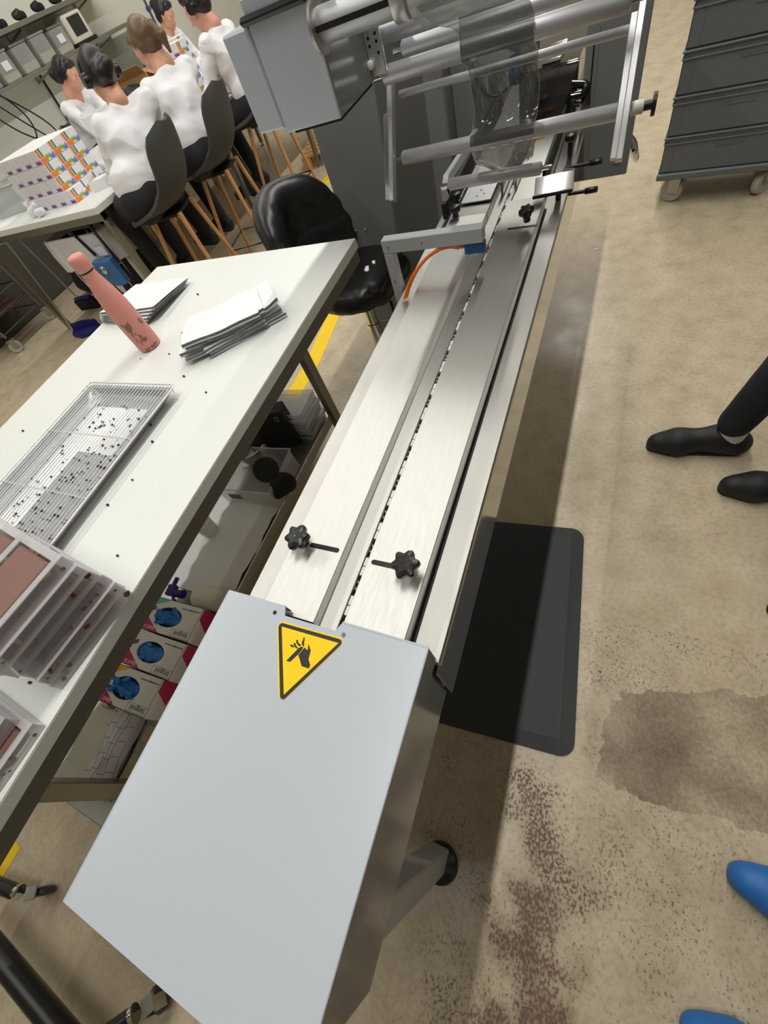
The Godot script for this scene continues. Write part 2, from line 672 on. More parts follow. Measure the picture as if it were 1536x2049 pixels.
	M.wood.albedo_texture = noise(31, 0.02, [rgb(170, 118, 72), rgb(196, 144, 94), rgb(206, 156, 106)], 256, 4)
	tri_mat(M.wood, Vector3(14, 1.2, 14), false)
	M.felt = mat(rgb(72, 71, 69), 0.9)
	M.leather = mat(rgb(22, 22, 24), 0.36)
	M.foam = mat(rgb(206, 178, 140), 0.9)
	M.chrome = mat(rgb(222, 220, 214), 0.07, 1.0)
	M.shirt = mat(rgb(240, 238, 240), 0.85)
	M.shirt.normal_enabled = true
	var wr := noise(41, 0.008, [grey(0), grey(1)], 512, 2)
	wr.as_normal_map = true
	wr.bump_strength = 10.0
	wr.color_ramp = null
	M.shirt.normal_texture = wr
	M.shirt.normal_scale = 1.0
	tri_mat(M.shirt, Vector3(1.3, 2.0, 1.3), false)
	M.shirt.backlight_enabled = true
	M.shirt.backlight = Color(0.1, 0.1, 0.1)
	M.navy = mat(rgb(36, 37, 48), 0.85)
	M.trousers = mat(rgb(30, 29, 31), 0.85)
	M.skin = mat(rgb(222, 164, 138), 0.5)
	M.skin.subsurf_scatter_enabled = true
	M.skin.subsurf_scatter_strength = 0.05
	M.hair_dark = mat(rgb(38, 28, 26), 0.45)
	M.hair_brown = mat(rgb(108, 82, 58), 0.45)
	M.shoe = mat(rgb(30, 30, 32), 0.6)
	M.sock = mat(rgb(226, 226, 226), 0.85)
	M.blue_cover = mat(rgb(40, 112, 186), 0.5)
	M.glove = mat(rgb(52, 128, 206), 0.5)
	M.magenta = mat(rgb(206, 18, 106), 0.45)
	M.card = mat(rgb(240, 238, 238), 0.5)
	M.teal = mat(rgb(96, 206, 176), 0.45)
	M.maize = mat(rgb(246, 186, 30), 0.45)
	M.print_grey = mat(rgb(96, 94, 98), 0.6)
	M.cardboard = mat(rgb(226, 210, 178), 0.8)
	M.brown_card = mat(rgb(196, 150, 96), 0.8)
	M.cloth = mat(rgb(228, 228, 214), 0.95)
	M.blue_dark = mat(rgb(28, 26, 110), 0.5)
	M.blue_mid = mat(rgb(60, 112, 170), 0.5)
	M.bag = mat(rgb(226, 227, 230), 0.35)
	M.bag.backlight_enabled = true
	M.bag.backlight = Color(0.25, 0.25, 0.25)
	M.cream = mat(rgb(224, 220, 204), 0.45)
	M.cream.backlight_enabled = true
	M.cream.backlight = Color(0.15, 0.15, 0.14)
	M.tinted = clear(rgb(150, 152, 148), 0.45, 0.15)
	M.storage = clear(rgb(205, 206, 204), 0.45, 0.2)
	M.contents = mat(rgb(196, 184, 150), 0.8)
	M.contents_dark = mat(rgb(92, 70, 52), 0.8)
	M.screen = mat(rgb(46, 50, 48), 0.2)
	M.lamp = mat(rgb(250, 250, 246), 0.4)
	M.lamp.emission_enabled = true
	M.lamp.emission = Color(1.0, 0.98, 0.93)
	M.lamp.emission_energy_multiplier = 2.0
	M.foil_film = clear(rgb(190, 190, 188), 0.6, 0.12)
	M.foil_film.metallic = 0.6
	M.steel_frame = mat(rgb(150, 146, 136), 0.35, 0.9)
	M.tray_metal = mat(rgb(176, 176, 182), 0.35, 0.6)
	M.frame_dark = mat(rgb(104, 100, 90), 0.5)
	M.rack_wire = mat(rgb(236, 236, 232), 0.3, 0.4)
	M.teal_dull = mat(rgb(150, 176, 160), 0.9)
	M.towel_check = mat(Color.WHITE, 0.95)
	var im := Image.create(128, 128, false, Image.FORMAT_RGB8)
	im.fill(rgb(232, 230, 232))
	for k in 6:
		im.fill_rect(Rect2i(8 + k * 22, 0, 1, 128), rgb(150, 140, 168))
		im.fill_rect(Rect2i(0, 12 + k * 22, 128, 1), rgb(150, 140, 168))
	im.fill_rect(Rect2i(0, 0, 18, 128), rgb(206, 198, 214))
	M.towel_check.albedo_texture = ImageTexture.create_from_image(im)
	# printed gift boxes: a plain grey-white front with purple peaks, a side with rainbow, green and orange
	M.box_front = mat(Color.WHITE, 0.6)
	im = Image.create(64, 64, false, Image.FORMAT_RGB8)
	im.fill(rgb(232, 228, 230))
	for x in range(30, 62):
		var h := int(6 + 9 * absf(sin(x * 0.55)) + 5 * absf(sin(x * 1.3)))
		im.fill_rect(Rect2i(x, 62 - h, 1, h), rgb(134, 44, 128) if x < 54 else rgb(96, 96, 190))
	im.fill_rect(Rect2i(30, 28, 2, 6), rgb(120, 110, 125))
	M.box_front.albedo_texture = ImageTexture.create_from_image(im)
	M.box_side = mat(Color.WHITE, 0.6)
	im = Image.create(64, 64, false, Image.FORMAT_RGB8)
	im.fill(rgb(238, 235, 236))
	var bow := [rgb(228, 62, 44), rgb(240, 140, 50), rgb(232, 202, 90), rgb(70, 170, 150), rgb(52, 110, 176)]
	for k in 5:
		im.fill_rect(Rect2i(2 + k * 4, 0, 4, 40), bow[k])
	for x in 64:
		for y in range(34, 64):
			var n := sin(x * 0.5) * 4 + sin(x * 1.7 + 1) * 3
			if x < 30 and y > 40 + n:
				im.set_pixel(x, y, rgb(240, 132, 60))
			elif x >= 26 and x < 48 and y > 38 + n and y < 56 + n:
				im.set_pixel(x, y, rgb(126, 186, 70))
			elif x >= 46 and y > 44 + n:
				im.set_pixel(x, y, rgb(112, 122, 200))
	M.box_side.albedo_texture = ImageTexture.create_from_image(im)
	M.pouch_print = mat(Color.WHITE, 0.35, 0.3)
	im = Image.create(32, 32, false, Image.FORMAT_RGB8)
	im.fill(rgb(190, 190, 196))
	for k in 5:
		im.fill_rect(Rect2i(2, 3 + k * 6, 28, 2), rgb(96, 92, 110))
	M.pouch_print.albedo_texture = ImageTexture.create_from_image(im)
	M.pouch_pink = mat(rgb(186, 60, 130), 0.4)
	M.pouch_purple = mat(rgb(96, 84, 150), 0.4)
	M.bench_dark = mat(rgb(70, 66, 58), 0.7)
	M.navy_brush = mat(rgb(26, 24, 44), 0.8)
	M.glass_grey = mat(rgb(142, 146, 134), 0.25)
	M.blue_cable = mat(rgb(70, 86, 120), 0.5)
	M.caster_dark = mat(rgb(70, 72, 74), 0.5)


# ---------------------------------------------------------------- the place
func _ready() -> void:
	rng.seed = 7
	var cam := Camera3D.new()
	cam.name = "camera"
	cam.fov = 101.74
	cam.near = 0.02
	cam.position = Vector3(0, 1.5, 0)
	cam.basis = Basis(Vector3.UP, deg_to_rad(42.835)) * Basis(Vector3.RIGHT, deg_to_rad(-53.5225)) * Basis(Vector3.BACK, deg_to_rad(-27.6596))
	add_child(cam)
	var env := Environment.new()
	env.background_mode = Environment.BG_COLOR
	env.background_color = Color(0, 0, 0)
	env.tonemap_mode = Environment.TONE_MAPPER_LINEAR
	env.tonemap_exposure = 1.09
	env.sdfgi_enabled = true
	env.ssao_enabled = true
	env.ssil_enabled = true
	var we := WorldEnvironment.new()
	we.name = "environment"
	we.environment = env
	add_child(we)
	materials()
	# long rows of tubes under the ceiling, parallel to the conveyor
	for row in [[-0.53, 21.0, -3.9, 9.4], [-3.95, 14.0, -3.4, 10.4], [3.2, 5.0, -2.6, 9.4]]:
		ceiling_row(row[0], row[1], row[2], row[3])
	room()
	machine()
	work_table()
	on_table()
	on_shelf()
	swivel_chair()
	far_tables()
	left_side()
	wall_things()
	right_side()
	near_floor()


func ceiling_row(x: float, energy: float, zc: float, length: float) -> void:
	var y := 4.4
	var l := AreaLight3D.new()
	l.name = numbered("tube_light")
	l.area_size = Vector2(0.07, length)
	l.light_energy = energy
	l.light_color = Color(1.0, 0.995, 0.975)
	l.position = Vector3(x, y - 0.035, zc)
	l.rotation = Vector3(-PI / 2, 0, 0)
	l.shadow_enabled = true
	l.set("area_range", 14.0)
	l.set("area_attenuation", 2.0)
	add_child(l)
	var where := "above the conveyor" if x > -1 and x < 1 else "above the packing table" if x < 0 else "above the open floor"
	var t := thing("ceiling_light", "long white tube light hung from the ceiling " + where, "light", Vector3(x, y, zc))
	obj("housing", nb().box(Vector3(0, 0.03, 0), Vector3(0.11, 0.06, length + 0.1), 0.01), M.white_plastic, t)
	obj("tube", nb().rod(Vector3(0, -0.012, -length / 2), Vector3(0, -0.012, length / 2), 0.016), M.lamp, t)
	for s in [-1, 0, 1]:
		obj("hanger", nb().rod(Vector3(0, 0.06, s * length * 0.4), Vector3(0, 0.2, s * length * 0.4), 0.006), M.steel_dull, t)


func room() -> void:
	var fl := struct("floor", nb().box(Vector3(-1.4, -0.05, -4.6), Vector3(10.4, 0.1, 14.4)), M.floor)
	struct("ceiling", nb().box(Vector3(-1.4, 4.65, -4.6), Vector3(10.4, 0.1, 14.4)), M.ceiling)
	struct("wall_left", nb().box(Vector3(-6.35, 2.3, -4.6), Vector3(0.3, 4.6, 14.4)), M.wall)
	struct("wall_right", nb().box(Vector3(3.75, 2.3, -4.6), Vector3(0.3, 4.6, 14.4)), M.hall)
	struct("wall_back", nb().box(Vector3(-1.4, 2.3, -11.65), Vector3(10.4, 4.6, 0.3)), M.wall)
	struct("wall_front", nb().box(Vector3(-1.4, 2.3, 2.45), Vector3(10.4, 4.6, 0.3)), M.hall)
	for s in [["baseboard_left", Vector3(-6.19, 0.05, -4.6), Vector3(0.02, 0.1, 14.0)], ["baseboard_back", Vector3(-1.4, 0.05, -11.49), Vector3(9.8, 0.1, 0.02)]]:
		struct(s[0], nb().box(s[1], s[2], 0.004), M.grey_dark)
	# yellow floor lines
	struct("floor_marking", nb().prism([Vector2(-1.68, -0.2), Vector2(-1.575, -0.2), Vector2(-1.56, -1.8), Vector2(-1.63, -2.35), Vector2(-1.735, -2.36), Vector2(-1.665, -1.8)], 0.0, 0.0015), M.yellow_line)
	struct("floor_marking", nb().prism([Vector2(-1.74, 0.78), Vector2(-1.635, 0.8), Vector2(-1.62, 1.5), Vector2(-1.725, 1.5)], 0.0, 0.0015), M.yellow_line)
	struct("floor_marking", nb().prism([Vector2(-2.84, -3.2), Vector2(-2.74, -3.2), Vector2(-2.74, -6.2), Vector2(-2.84, -6.2)], 0.0, 0.0015), M.yellow_line)
	struct("floor_marking", nb().prism([Vector2(-1.69, -2.34), Vector2(-1.63, -2.27), Vector2(-2.74, -3.23), Vector2(-2.82, -3.2)], 0.0, 0.0016), M.yellow_line)
	# drain grating beside the machine's column
	var g := nb()
	for k in 22:
		g.box(Vector3(-2.1, 0.006, -2.95 - k * 0.026), Vector3(0.2, 0.008, 0.011))
	g.box(Vector3(-2.1, 0.002, -3.23), Vector3(0.24, 0.003, 0.62))
	var gr := obj("floor_drain", g, M.black)
	gr.set_meta("kind", "structure")
	stains(fl)


func stains(fl: Node) -> void:
	# stains keep their own shape on the floor: red-brown cocoa specks and a dark worn patch
	var W := 700
	var H := 1000
	var o := Vector2(-0.25, -0.55)
	var size := Vector2(1.15, 1.65)
	var f1 := FastNoiseLite.new()
	f1.seed = 4
	f1.frequency = 0.11
	f1.fractal_octaves = 3
	var f2 := FastNoiseLite.new()
	f2.seed = 9
	f2.frequency = 0.012
	f2.fractal_octaves = 4
	var f3 := FastNoiseLite.new()
	f3.seed = 23
	f3.frequency = 0.35
	f3.fractal_octaves = 2
	# spots: centre, radius, strength of specks, strength of film
	var red := [[0.0, -0.02, 0.05, 0.9, 0.1], [0.05, 0.03, 0.06, 0.85, 0.1], [0.04, 0.11, 0.08, 0.95, 0.35], [0.09, 0.17, 0.07, 0.8, 0.3], [0.15, 0.2, 0.06, 0.6, 0.15], [0.07, 0.25, 0.075, 1.0, 0.75], [0.04, 0.33, 0.08, 1.1, 0.85],
		[0.12, 0.36, 0.07, 1.0, 0.7], [0.08, 0.45, 0.1, 1.1, 0.9], [0.02, 0.5, 0.09, 1.0, 0.8], [0.03, 0.62, 0.12, 1.0, 0.7], [-0.1, 0.5, 0.12, 0.5, 0.15], [0.16, -0.36, 0.05, 0.5, 0.0], [0.18, -0.02, 0.08, 0.35, 0.0], [0.2, 0.12, 0.1, 0.4, 0.0], [-0.05, 0.3, 0.06, 0.4, 0.05]]
	var patch := PackedVector2Array([Vector2(0.17, -0.22), Vector2(0.17, -0.085), Vector2(0.26, -0.075), Vector2(0.345, -0.065), Vector2(0.44, -0.09), Vector2(0.56, -0.085), Vector2(0.7, -0.1), Vector2(0.7, -0.44), Vector2(0.5, -0.42), Vector2(0.34, -0.37), Vector2(0.22, -0.33)])
	var im := Image.create(W, H, false, Image.FORMAT_RGBA8)
	for j in H:
		var z := o.y + size.y * j / H
		for i in W:
			var x := o.x + size.x * i / W
			var s := 0.0
			var film := 0.0
			for r in red:
				var dd: float = Vector2(x - r[0], z - r[1]).length() / r[2]
				if dd < 1.6:
					var w := clampf(1.25 - dd + f2.get_noise_2d(i, j) * 1.1, 0.0, 1.0)
					s = maxf(s, w * r[3])
					film = maxf(film, w * r[4])
			var n := f1.get_noise_2d(i * 1.5, j * 1.1) + 0.5 * f3.get_noise_2d(i, j)
			var a: float = clampf((n - 0.40 + s * 0.66) * 3.2, 0.0, 1.0) * minf(s * 1.8, 1.0) * 0.62
			a = maxf(a, film * (0.5 + 0.3 * n))
			var c := Color(0.39, 0.24, 0.19)
			if a < 0.3:
				var big := f2.get_noise_2d(i * 0.7 + 500, j * 0.7)
				var p := Vector2(x + f2.get_noise_2d(i * 2, j * 2) * 0.02, z + f2.get_noise_2d(i * 2 + 90, j * 2) * 0.02)
				if x > 0.1 and z < 0.0 and Geometry2D.is_point_in_polygon(p, patch):
					var core := clampf(1.2 - Vector2((x - 0.35) / 0.09, (z + 0.2) / 0.12).length(), 0.0, 1.0)
					a = 0.24 + 0.22 * big + 0.2 * core + 0.14 * n
					c = Color(0.35, 0.27, 0.2)
				elif n > 0.36:
					a = maxf(a, clampf((n - 0.36) * 3.0, 0.0, 0.5) * clampf(0.6 + big, 0.0, 1.0))
					c = Color(0.36, 0.26, 0.19) if a > 0.2 else c
			im.set_pixel(i, j, Color(c.r, c.g, c.b, clampf(a, 0.0, 1.0)))
	var m := mat(Color.WHITE, 0.55)
	m.albedo_texture = ImageTexture.create_from_image(im)
	m.transparency = BaseMaterial3D.TRANSPARENCY_ALPHA
	var b := nb()
	b.quad(Vector3(o.x, 0.0008, o.y + size.y), Vector3(o.x + size.x, 0.0008, o.y + size.y), Vector3(o.x + size.x, 0.0008, o.y), Vector3(o.x, 0.0008, o.y))
	obj("cocoa_stain", b, m, fl)


# ---------------------------------------------------------------- the flow wrapping machine
func star_knob(parent: Node, at: Vector3, r := 0.021, lobes := 6, h := 0.03) -> void:
	var b := nb().at(T(at, 0.3, 0.12, 0.1))
	b.lathe([Vector2(0.0, -0.004), Vector2(0.009, -0.004), Vector2(0.0085, h * 0.55), Vector2(0, h * 0.55)], 12)
	var N := lobes * 8
	var lev := [[h * 0.45, 0.86], [h * 0.55, 0.97], [h * 0.8, 1.0], [h * 0.95, 0.93], [h * 1.02, 0.6], [h * 1.03, 0.05]]
	for k in lev.size() - 1:
		for i in N:
			var P := []
			for q in [[k, i], [k, i + 1], [k + 1, i + 1], [k + 1, i]]:
				var a: float = TAU * q[1] / N
				var rr: float = r * (1.0 + 0.16 * cos(a * lobes)) * lev[q[0]][1]
				P.append(Vector3(rr * cos(a), lev[q[0]][0], rr * sin(a)))
			b.quad(P[0], P[3], P[2], P[1])
	obj("knob", b, M.black, parent)


func slot_bar(b: B, x0: float, x1: float, z: float, y: float) -> void:
	var p := PackedVector2Array()
	for k in 9:
		var a := PI / 2 + PI * k / 8
		p.append(Vector2(x0 + 0.0045 * cos(a), z + 0.0045 * sin(a)))
	for k in 9:
		var a := -PI / 2 + PI * k / 8
		p.append(Vector2(x1 + 0.0045 * cos(a), z + 0.0045 * sin(a)))
	b.prism(p, y - 0.0005, y + 0.0006)


func machine() -> void:
	var t := thing("flow_wrapper", "long grey and stainless flow wrapping machine with a feed conveyor and film rollers", "machine")
	var z1 := -2.75
	# bed: lower deck, mirror skirts on both sides
	obj("conveyor_deck", nb().bar(Vector3(-0.52, 0.846, z1), Vector3(-0.314, 0.862, -0.02), 0.002).bar(Vector3(-0.306, 0.846, z1), Vector3(-0.1425, 0.862, -0.106), 0.0025), M.steel_deck, t)
	obj("side_skirt", nb().bar(Vector3(-0.1455, 0.70, z1), Vector3(-0.1435, 0.858, -0.093), 0.0005), M.steel_side, t)
	obj("side_skirt", nb().bar(Vector3(-0.519, 0.70, z1), Vector3(-0.517, 0.858, -0.1), 0.0005), M.steel_side, t)
	obj("bed_frame", nb().bar(Vector3(-0.5, 0.7, z1), Vector3(-0.46, 0.8, -0.05)).bar(Vector3(-0.2, 0.7, z1), Vector3(-0.16, 0.8, -0.05)).bar(Vector3(-0.47, 0.70, z1), Vector3(-0.19, 0.704, -0.05)), M.grey_dark, t)
	# raised cover plates
	var cl := obj("cover_plate", nb().bar(Vector3(-0.453, 0.8975, -1.36), Vector3(-0.347, 0.9, -0.105), 0.0008).bar(Vector3(-0.3495, 0.878, -1.36), Vector3(-0.347, 0.8985, -0.105)).bar(Vector3(-0.453, 0.865, -1.36), Vector3(-0.4505, 0.8985, -0.105)), M.steel, t)
	var cr := obj("cover_plate", nb().bar(Vector3(-0.297, 0.8975, -1.41), Vector3(-0.193, 0.9, -0.105), 0.0008).bar(Vector3(-0.1955, 0.864, -1.41), Vector3(-0.193, 0.8985, -0.105)).bar(Vector3(-0.297, 0.88, -1.41), Vector3(-0.2945, 0.8985, -0.105)), M.steel, t)
	obj("seal_strip", nb().bar(Vector3(-0.193, 0.862, -1.41), Vector3(-0.1875, 0.866, -0.105)), M.black_matt, t)
	# guide strips either side of the slot and the chain running in it
	obj("guide_strip", nb().bar(Vector3(-0.35, 0.868, -1.62), Vector3(-0.3145, 0.878, -0.08), 0.001), M.steel_deck, t)
	obj("guide_strip", nb().bar(Vector3(-0.3055, 0.868, -1.62), Vector3(-0.2945, 0.882, -0.08), 0.001), M.steel_deck, t)
	obj("chain_channel", nb().bar(Vector3(-0.316, 0.855, -1.62), Vector3(-0.304, 0.8585, -0.06)), M.black, t)
	var z := -0.135
	var n := 0
	while z > -1.58:
		if n % 2 == 0:
			for q in 2:
				obj("chain_block", nb().box(Vector3(-0.31, 0.871, z - 0.018 * q - 0.009), Vector3(0.0065, 0.013, 0.0168), 0.001), M.lug, t)
		else:
			obj("chain_link", nb().box(Vector3(-0.3105, 0.866, z - 0.016), Vector3(0.004, 0.01, 0.02), 0.001).rod(Vector3(-0.314, 0.868, z - 0.012), Vector3(-0.307, 0.868, z - 0.012), 0.0035, -1, 8).rod(Vector3(-0.314, 0.868, z - 0.024), Vector3(-0.307, 0.868, z - 0.024), 0.0035, -1, 8), M.steel_dull, t)
		z -= 0.0385 if n % 2 == 0 else 0.034
		n += 1
	var s1 := nb()
	slot_bar(s1, -0.412, -0.36, -0.235, 0.9)
	obj("slot", s1, M.black, cl)
	var s2 := nb()
	slot_bar(s2, -0.285, -0.215, -0.228, 0.9)
	obj("slot", s2, M.black, cr)
	s2 = nb()
	slot_bar(s2, -0.262, -0.192, -1.252, 0.9)
	obj("slot", s2, M.black, cr)
	star_knob(t, Vector3(-0.424, 0.91, -0.234))
	star_knob(t, Vector3(-0.217, 0.91, -0.226))
	star_knob(t, Vector3(-0.215, 0.918, -1.252), 0.017)
	# end cover with the warning triangle
	var ec := nb()
	var pr := PackedVector2Array([Vector2(-0.508, 0.316), Vector2(-0.508, -0.112), Vector2(-0.39, -0.113), Vector2(-0.383, -0.098), Vector2(-0.29, -0.098), Vector2(-0.283, -0.114), Vector2(-0.148, -0.113), Vector2(-0.148, 0.316)])
	ec.prism(pr, 0.927, 0.93)
	var lip := obj("end_cover", ec, M.grey_paint, t)
	obj("rim", nb().bar(Vector3(-0.1515, 0.867, -0.113), Vector3(-0.1478, 0.9295, 0.316), 0.0016).bar(Vector3(-0.508, 0.873, -0.112), Vector3(-0.5045, 0.9295, 0.316), 0.0016).bar(Vector3(-0.508, 0.86, 0.3125), Vector3(-0.148, 0.9295, 0.316), 0.0016)
		.bar(Vector3(-0.508, 0.905, -0.113), Vector3(-0.39, 0.9295, -0.1105), 0.001).bar(Vector3(-0.283, 0.905, -0.113), Vector3(-0.148, 0.9295, -0.1105), 0.001), M.grey_gloss, lip)
	for q in [[Vector3(-0.149, 0.9285, -0.112), Vector3(-0.149, 0.9285, 0.315)], [Vector3(-0.507, 0.9285, -0.111), Vector3(-0.507, 0.9285, 0.315)], [Vector3(-0.283, 0.9285, -0.1125), Vector3(-0.149, 0.9285, -0.112)]]:
		obj("bead", nb().rod(q[0], q[1], 0.0021, -1, 12), M.grey_paint, lip)
	obj("screw", nb().rod(Vector3(-0.402, 0.9295, -0.098), Vector3(-0.402, 0.9312, -0.098), 0.0032), M.black, lip)
	obj("screw", nb().rod(Vector3(-0.2745, 0.9295, -0.096), Vector3(-0.2745, 0.9312, -0.096), 0.0032), M.grey_gloss, lip)
	obj("end_body", nb().bar(Vector3(-0.502, 0.7, -0.095), Vector3(-0.1535, 0.856, 0.31), 0.003), M.grey_gloss, t)
	obj("end_seam", nb().bar(Vector3(-0.5, 0.8555, -0.094), Vector3(-0.1525, 0.8685, 0.309)), M.black_matt, t)
	obj("end_block", nb().bar(Vector3(-0.385, 0.866, -0.09), Vector3(-0.352, 0.905, -0.03)).bar(Vector3(-0.36, 0.862, -0.095), Vector3(-0.29, 0.872, -0.04)), M.black_matt, t)
	sticker(lip)
	# legs with round feet
	for lg in [[-0.2, 0.25], [-0.46, 0.25], [-0.43, -2.3], [-0.48, -1.75]]:
		var o := obj("leg", nb().box(Vector3(lg[0] + 0.005, 0.375, lg[1]), Vector3(0.055, 0.68, 0.06), 0.004), M.grey_bracket, t)
		obj("foot", nb().lathe([Vector2(0, 0), Vector2(0.047, 0), Vector2(0.05, 0.006), Vector2(0.046, 0.02), Vector2(0.02, 0.032), Vector2(0.012, 0.036), Vector2(0, 0.036)], 24, Vector3(lg[0] + 0.012, 0, lg[1] + 0.012)), M.black, o)
	# sensor bracket
	var sb := obj("sensor_bracket", nb().bar(Vector3(-0.552, 0.965, -1.094), Vector3(-0.285, 0.999, -1.066), 0.002).bar(Vector3(-0.552, 0.77, -1.094), Vector3(-0.526, 0.9645, -1.066), 0.002), M.grey_bracket, t)
	for q in [[-0.535, 0.982], [-0.44, 0.982], [-0.539, 0.89]]:
		obj("bolt", nb().rod(Vector3(q[0], q[1], -1.0665), Vector3(q[0], q[1], -1.0645), 0.0025, -1, 8), M.steel_dull, sb)
	obj("sensor", nb().bar(Vector3(-0.335, 0.938, -1.092), Vector3(-0.284, 0.9645, -1.07), 0.003), M.blue_sensor, t)
	obj("sensor_cable", nb().tube(bez([Vector3(-0.335, 0.955, -1.08), Vector3(-0.39, 0.975, -1.075), Vector3(-0.46, 0.955, -1.06), Vector3(-0.495, 0.87, -1.02)], 14), 0.0045, 7).tube(bez([Vector3(-0.35, 0.952, -1.08), Vector3(-0.4, 0.972, -1.085), Vector3(-0.47, 0.945, -1.05), Vector3(-0.5, 0.868, -1.015)], 14), 0.004, 7).rod(Vector3(-0.34, 0.957, -1.08), Vector3(-0.375, 0.963, -1.08), 0.0065), M.orange, t)
	# upper housing
	var ho := obj("drive_housing", nb().bar(Vector3(-0.752, 1.236, -1.375), Vector3(-0.6, 1.45, -1.132), 0.003), M.grey_paint, t)
	obj("door", nb().bar(Vector3(-0.829, 1.246, -1.375), Vector3(-0.7545, 1.413, -1.134), 0.004), M.grey_paint, ho)
	obj("edge_strip", nb().bar(Vector3(-0.765, 1.413, -1.15), Vector3(-0.6, 1.428, -1.12), 0.006), M.black, ho)
	obj("side_plate", nb().bar(Vector3(-0.6, 1.238, -1.373), Vector3(-0.597, 1.448, -1.136), 0.001), M.grey_gloss, ho)
	obj("bottom_shadow_gap", nb().bar(Vector3(-0.74, 1.228, -1.36), Vector3(-0.61, 1.2365, -1.15)), M.black_matt, ho)
	obj("mounting_arm", nb().bar(Vector3(-0.82, 1.26, -1.95), Vector3(-0.66, 1.40, -1.37), 0.003), M.grey_dark, t)
	obj("white_box", nb().bar(Vector3(-0.80, 1.413, -1.3), Vector3(-0.70, 1.5, -1.2), 0.012), M.white_plastic, t)
	# column with panels
	obj("column", nb().bar(Vector3(-1.145, 0.035, -2.7), Vector3(-0.6, 1.3, -1.9), 0.006), M.grey_dark, t)
	obj("column_base", nb().bar(Vector3(-1.12, 0.0, -2.65), Vector3(-0.62, 0.036, -1.95)), M.black_matt, t)
	obj("panel_seam", nb().bar(Vector3(-1.1, 0.2, -1.9), Vector3(-0.62, 0.203, -1.8985)), M.alu, t)
	for q in [-1.09, -1.04]:
		obj("panel_bolt", nb().ball(Vector3(q, 0.665, -1.899), Vector3(0.006, 0.006, 0.006), 8), M.steel_dull, t)
	obj("rear_cabinet", nb().bar(Vector3(-0.6, 0.03, -3.3), Vector3(-0.5, 1.28, -1.99), 0.004), M.grey_dark, t)
	obj("rear_plate", nb().bar(Vector3(-0.158, 0.72, -1.925), Vector3(0.006, 1.3, -1.895), 0.004), M.grey_dark, t)
	obj("rear_slot", nb().bar(Vector3(-0.137, 0.93, -1.8955), Vector3(-0.133, 1.08, -1.8935)).bar(Vector3(-0.122, 0.76, -1.8955), Vector3(-0.1215, 1.1, -1.8945)), M.black, t)
	obj("plate_pad", nb().box(Vector3(-0.03, 0.765, -1.893), Vector3(0.022, 0.012, 0.004), 0.001), M.brown_card, t)
	obj("hand_wheel", nb().at(T(Vector3(-0.005, 0.765, -1.98), 0.3, 0, -1.1)).lathe([Vector2(0, 0), Vector2(0.02, 0), Vector2(0.055, 0.004), Vector2(0.058, 0.012), Vector2(0.05, 0.02), Vector2(0.014, 0.03), Vector2(0, 0.03)], 28), M.steel_mirror, t)
	rollers(t)
	forming(t)


func bez(p: Array, n: int) -> Array:
	var out := []
	for i in n + 1:
		var u := float(i) / n
		var q := p.duplicate()
		while q.size() > 1:
			var r := []
			for k in q.size() - 1:
				r.append(q[k].lerp(q[k + 1], u))
			q = r
		out.append(q[0])
	return out


func roller(t: Node, called: String, x0: float, x1: float, y: float, z: float, r: float, m: Material, spindle := 0.0) -> void:
	var o := obj(called, nb().rod(Vector3(x0, y, z), Vector3(x1, y, z), r, -1, 28, minf(0.004, r * 0.3)), m, t)
	if spindle > 0.0:
		obj("spindle", nb().rod(Vector3(x0 - spindle, y, z), Vector3(x1 + spindle, y, z), r * 0.36, -1, 12), M.steel_mirror, o)


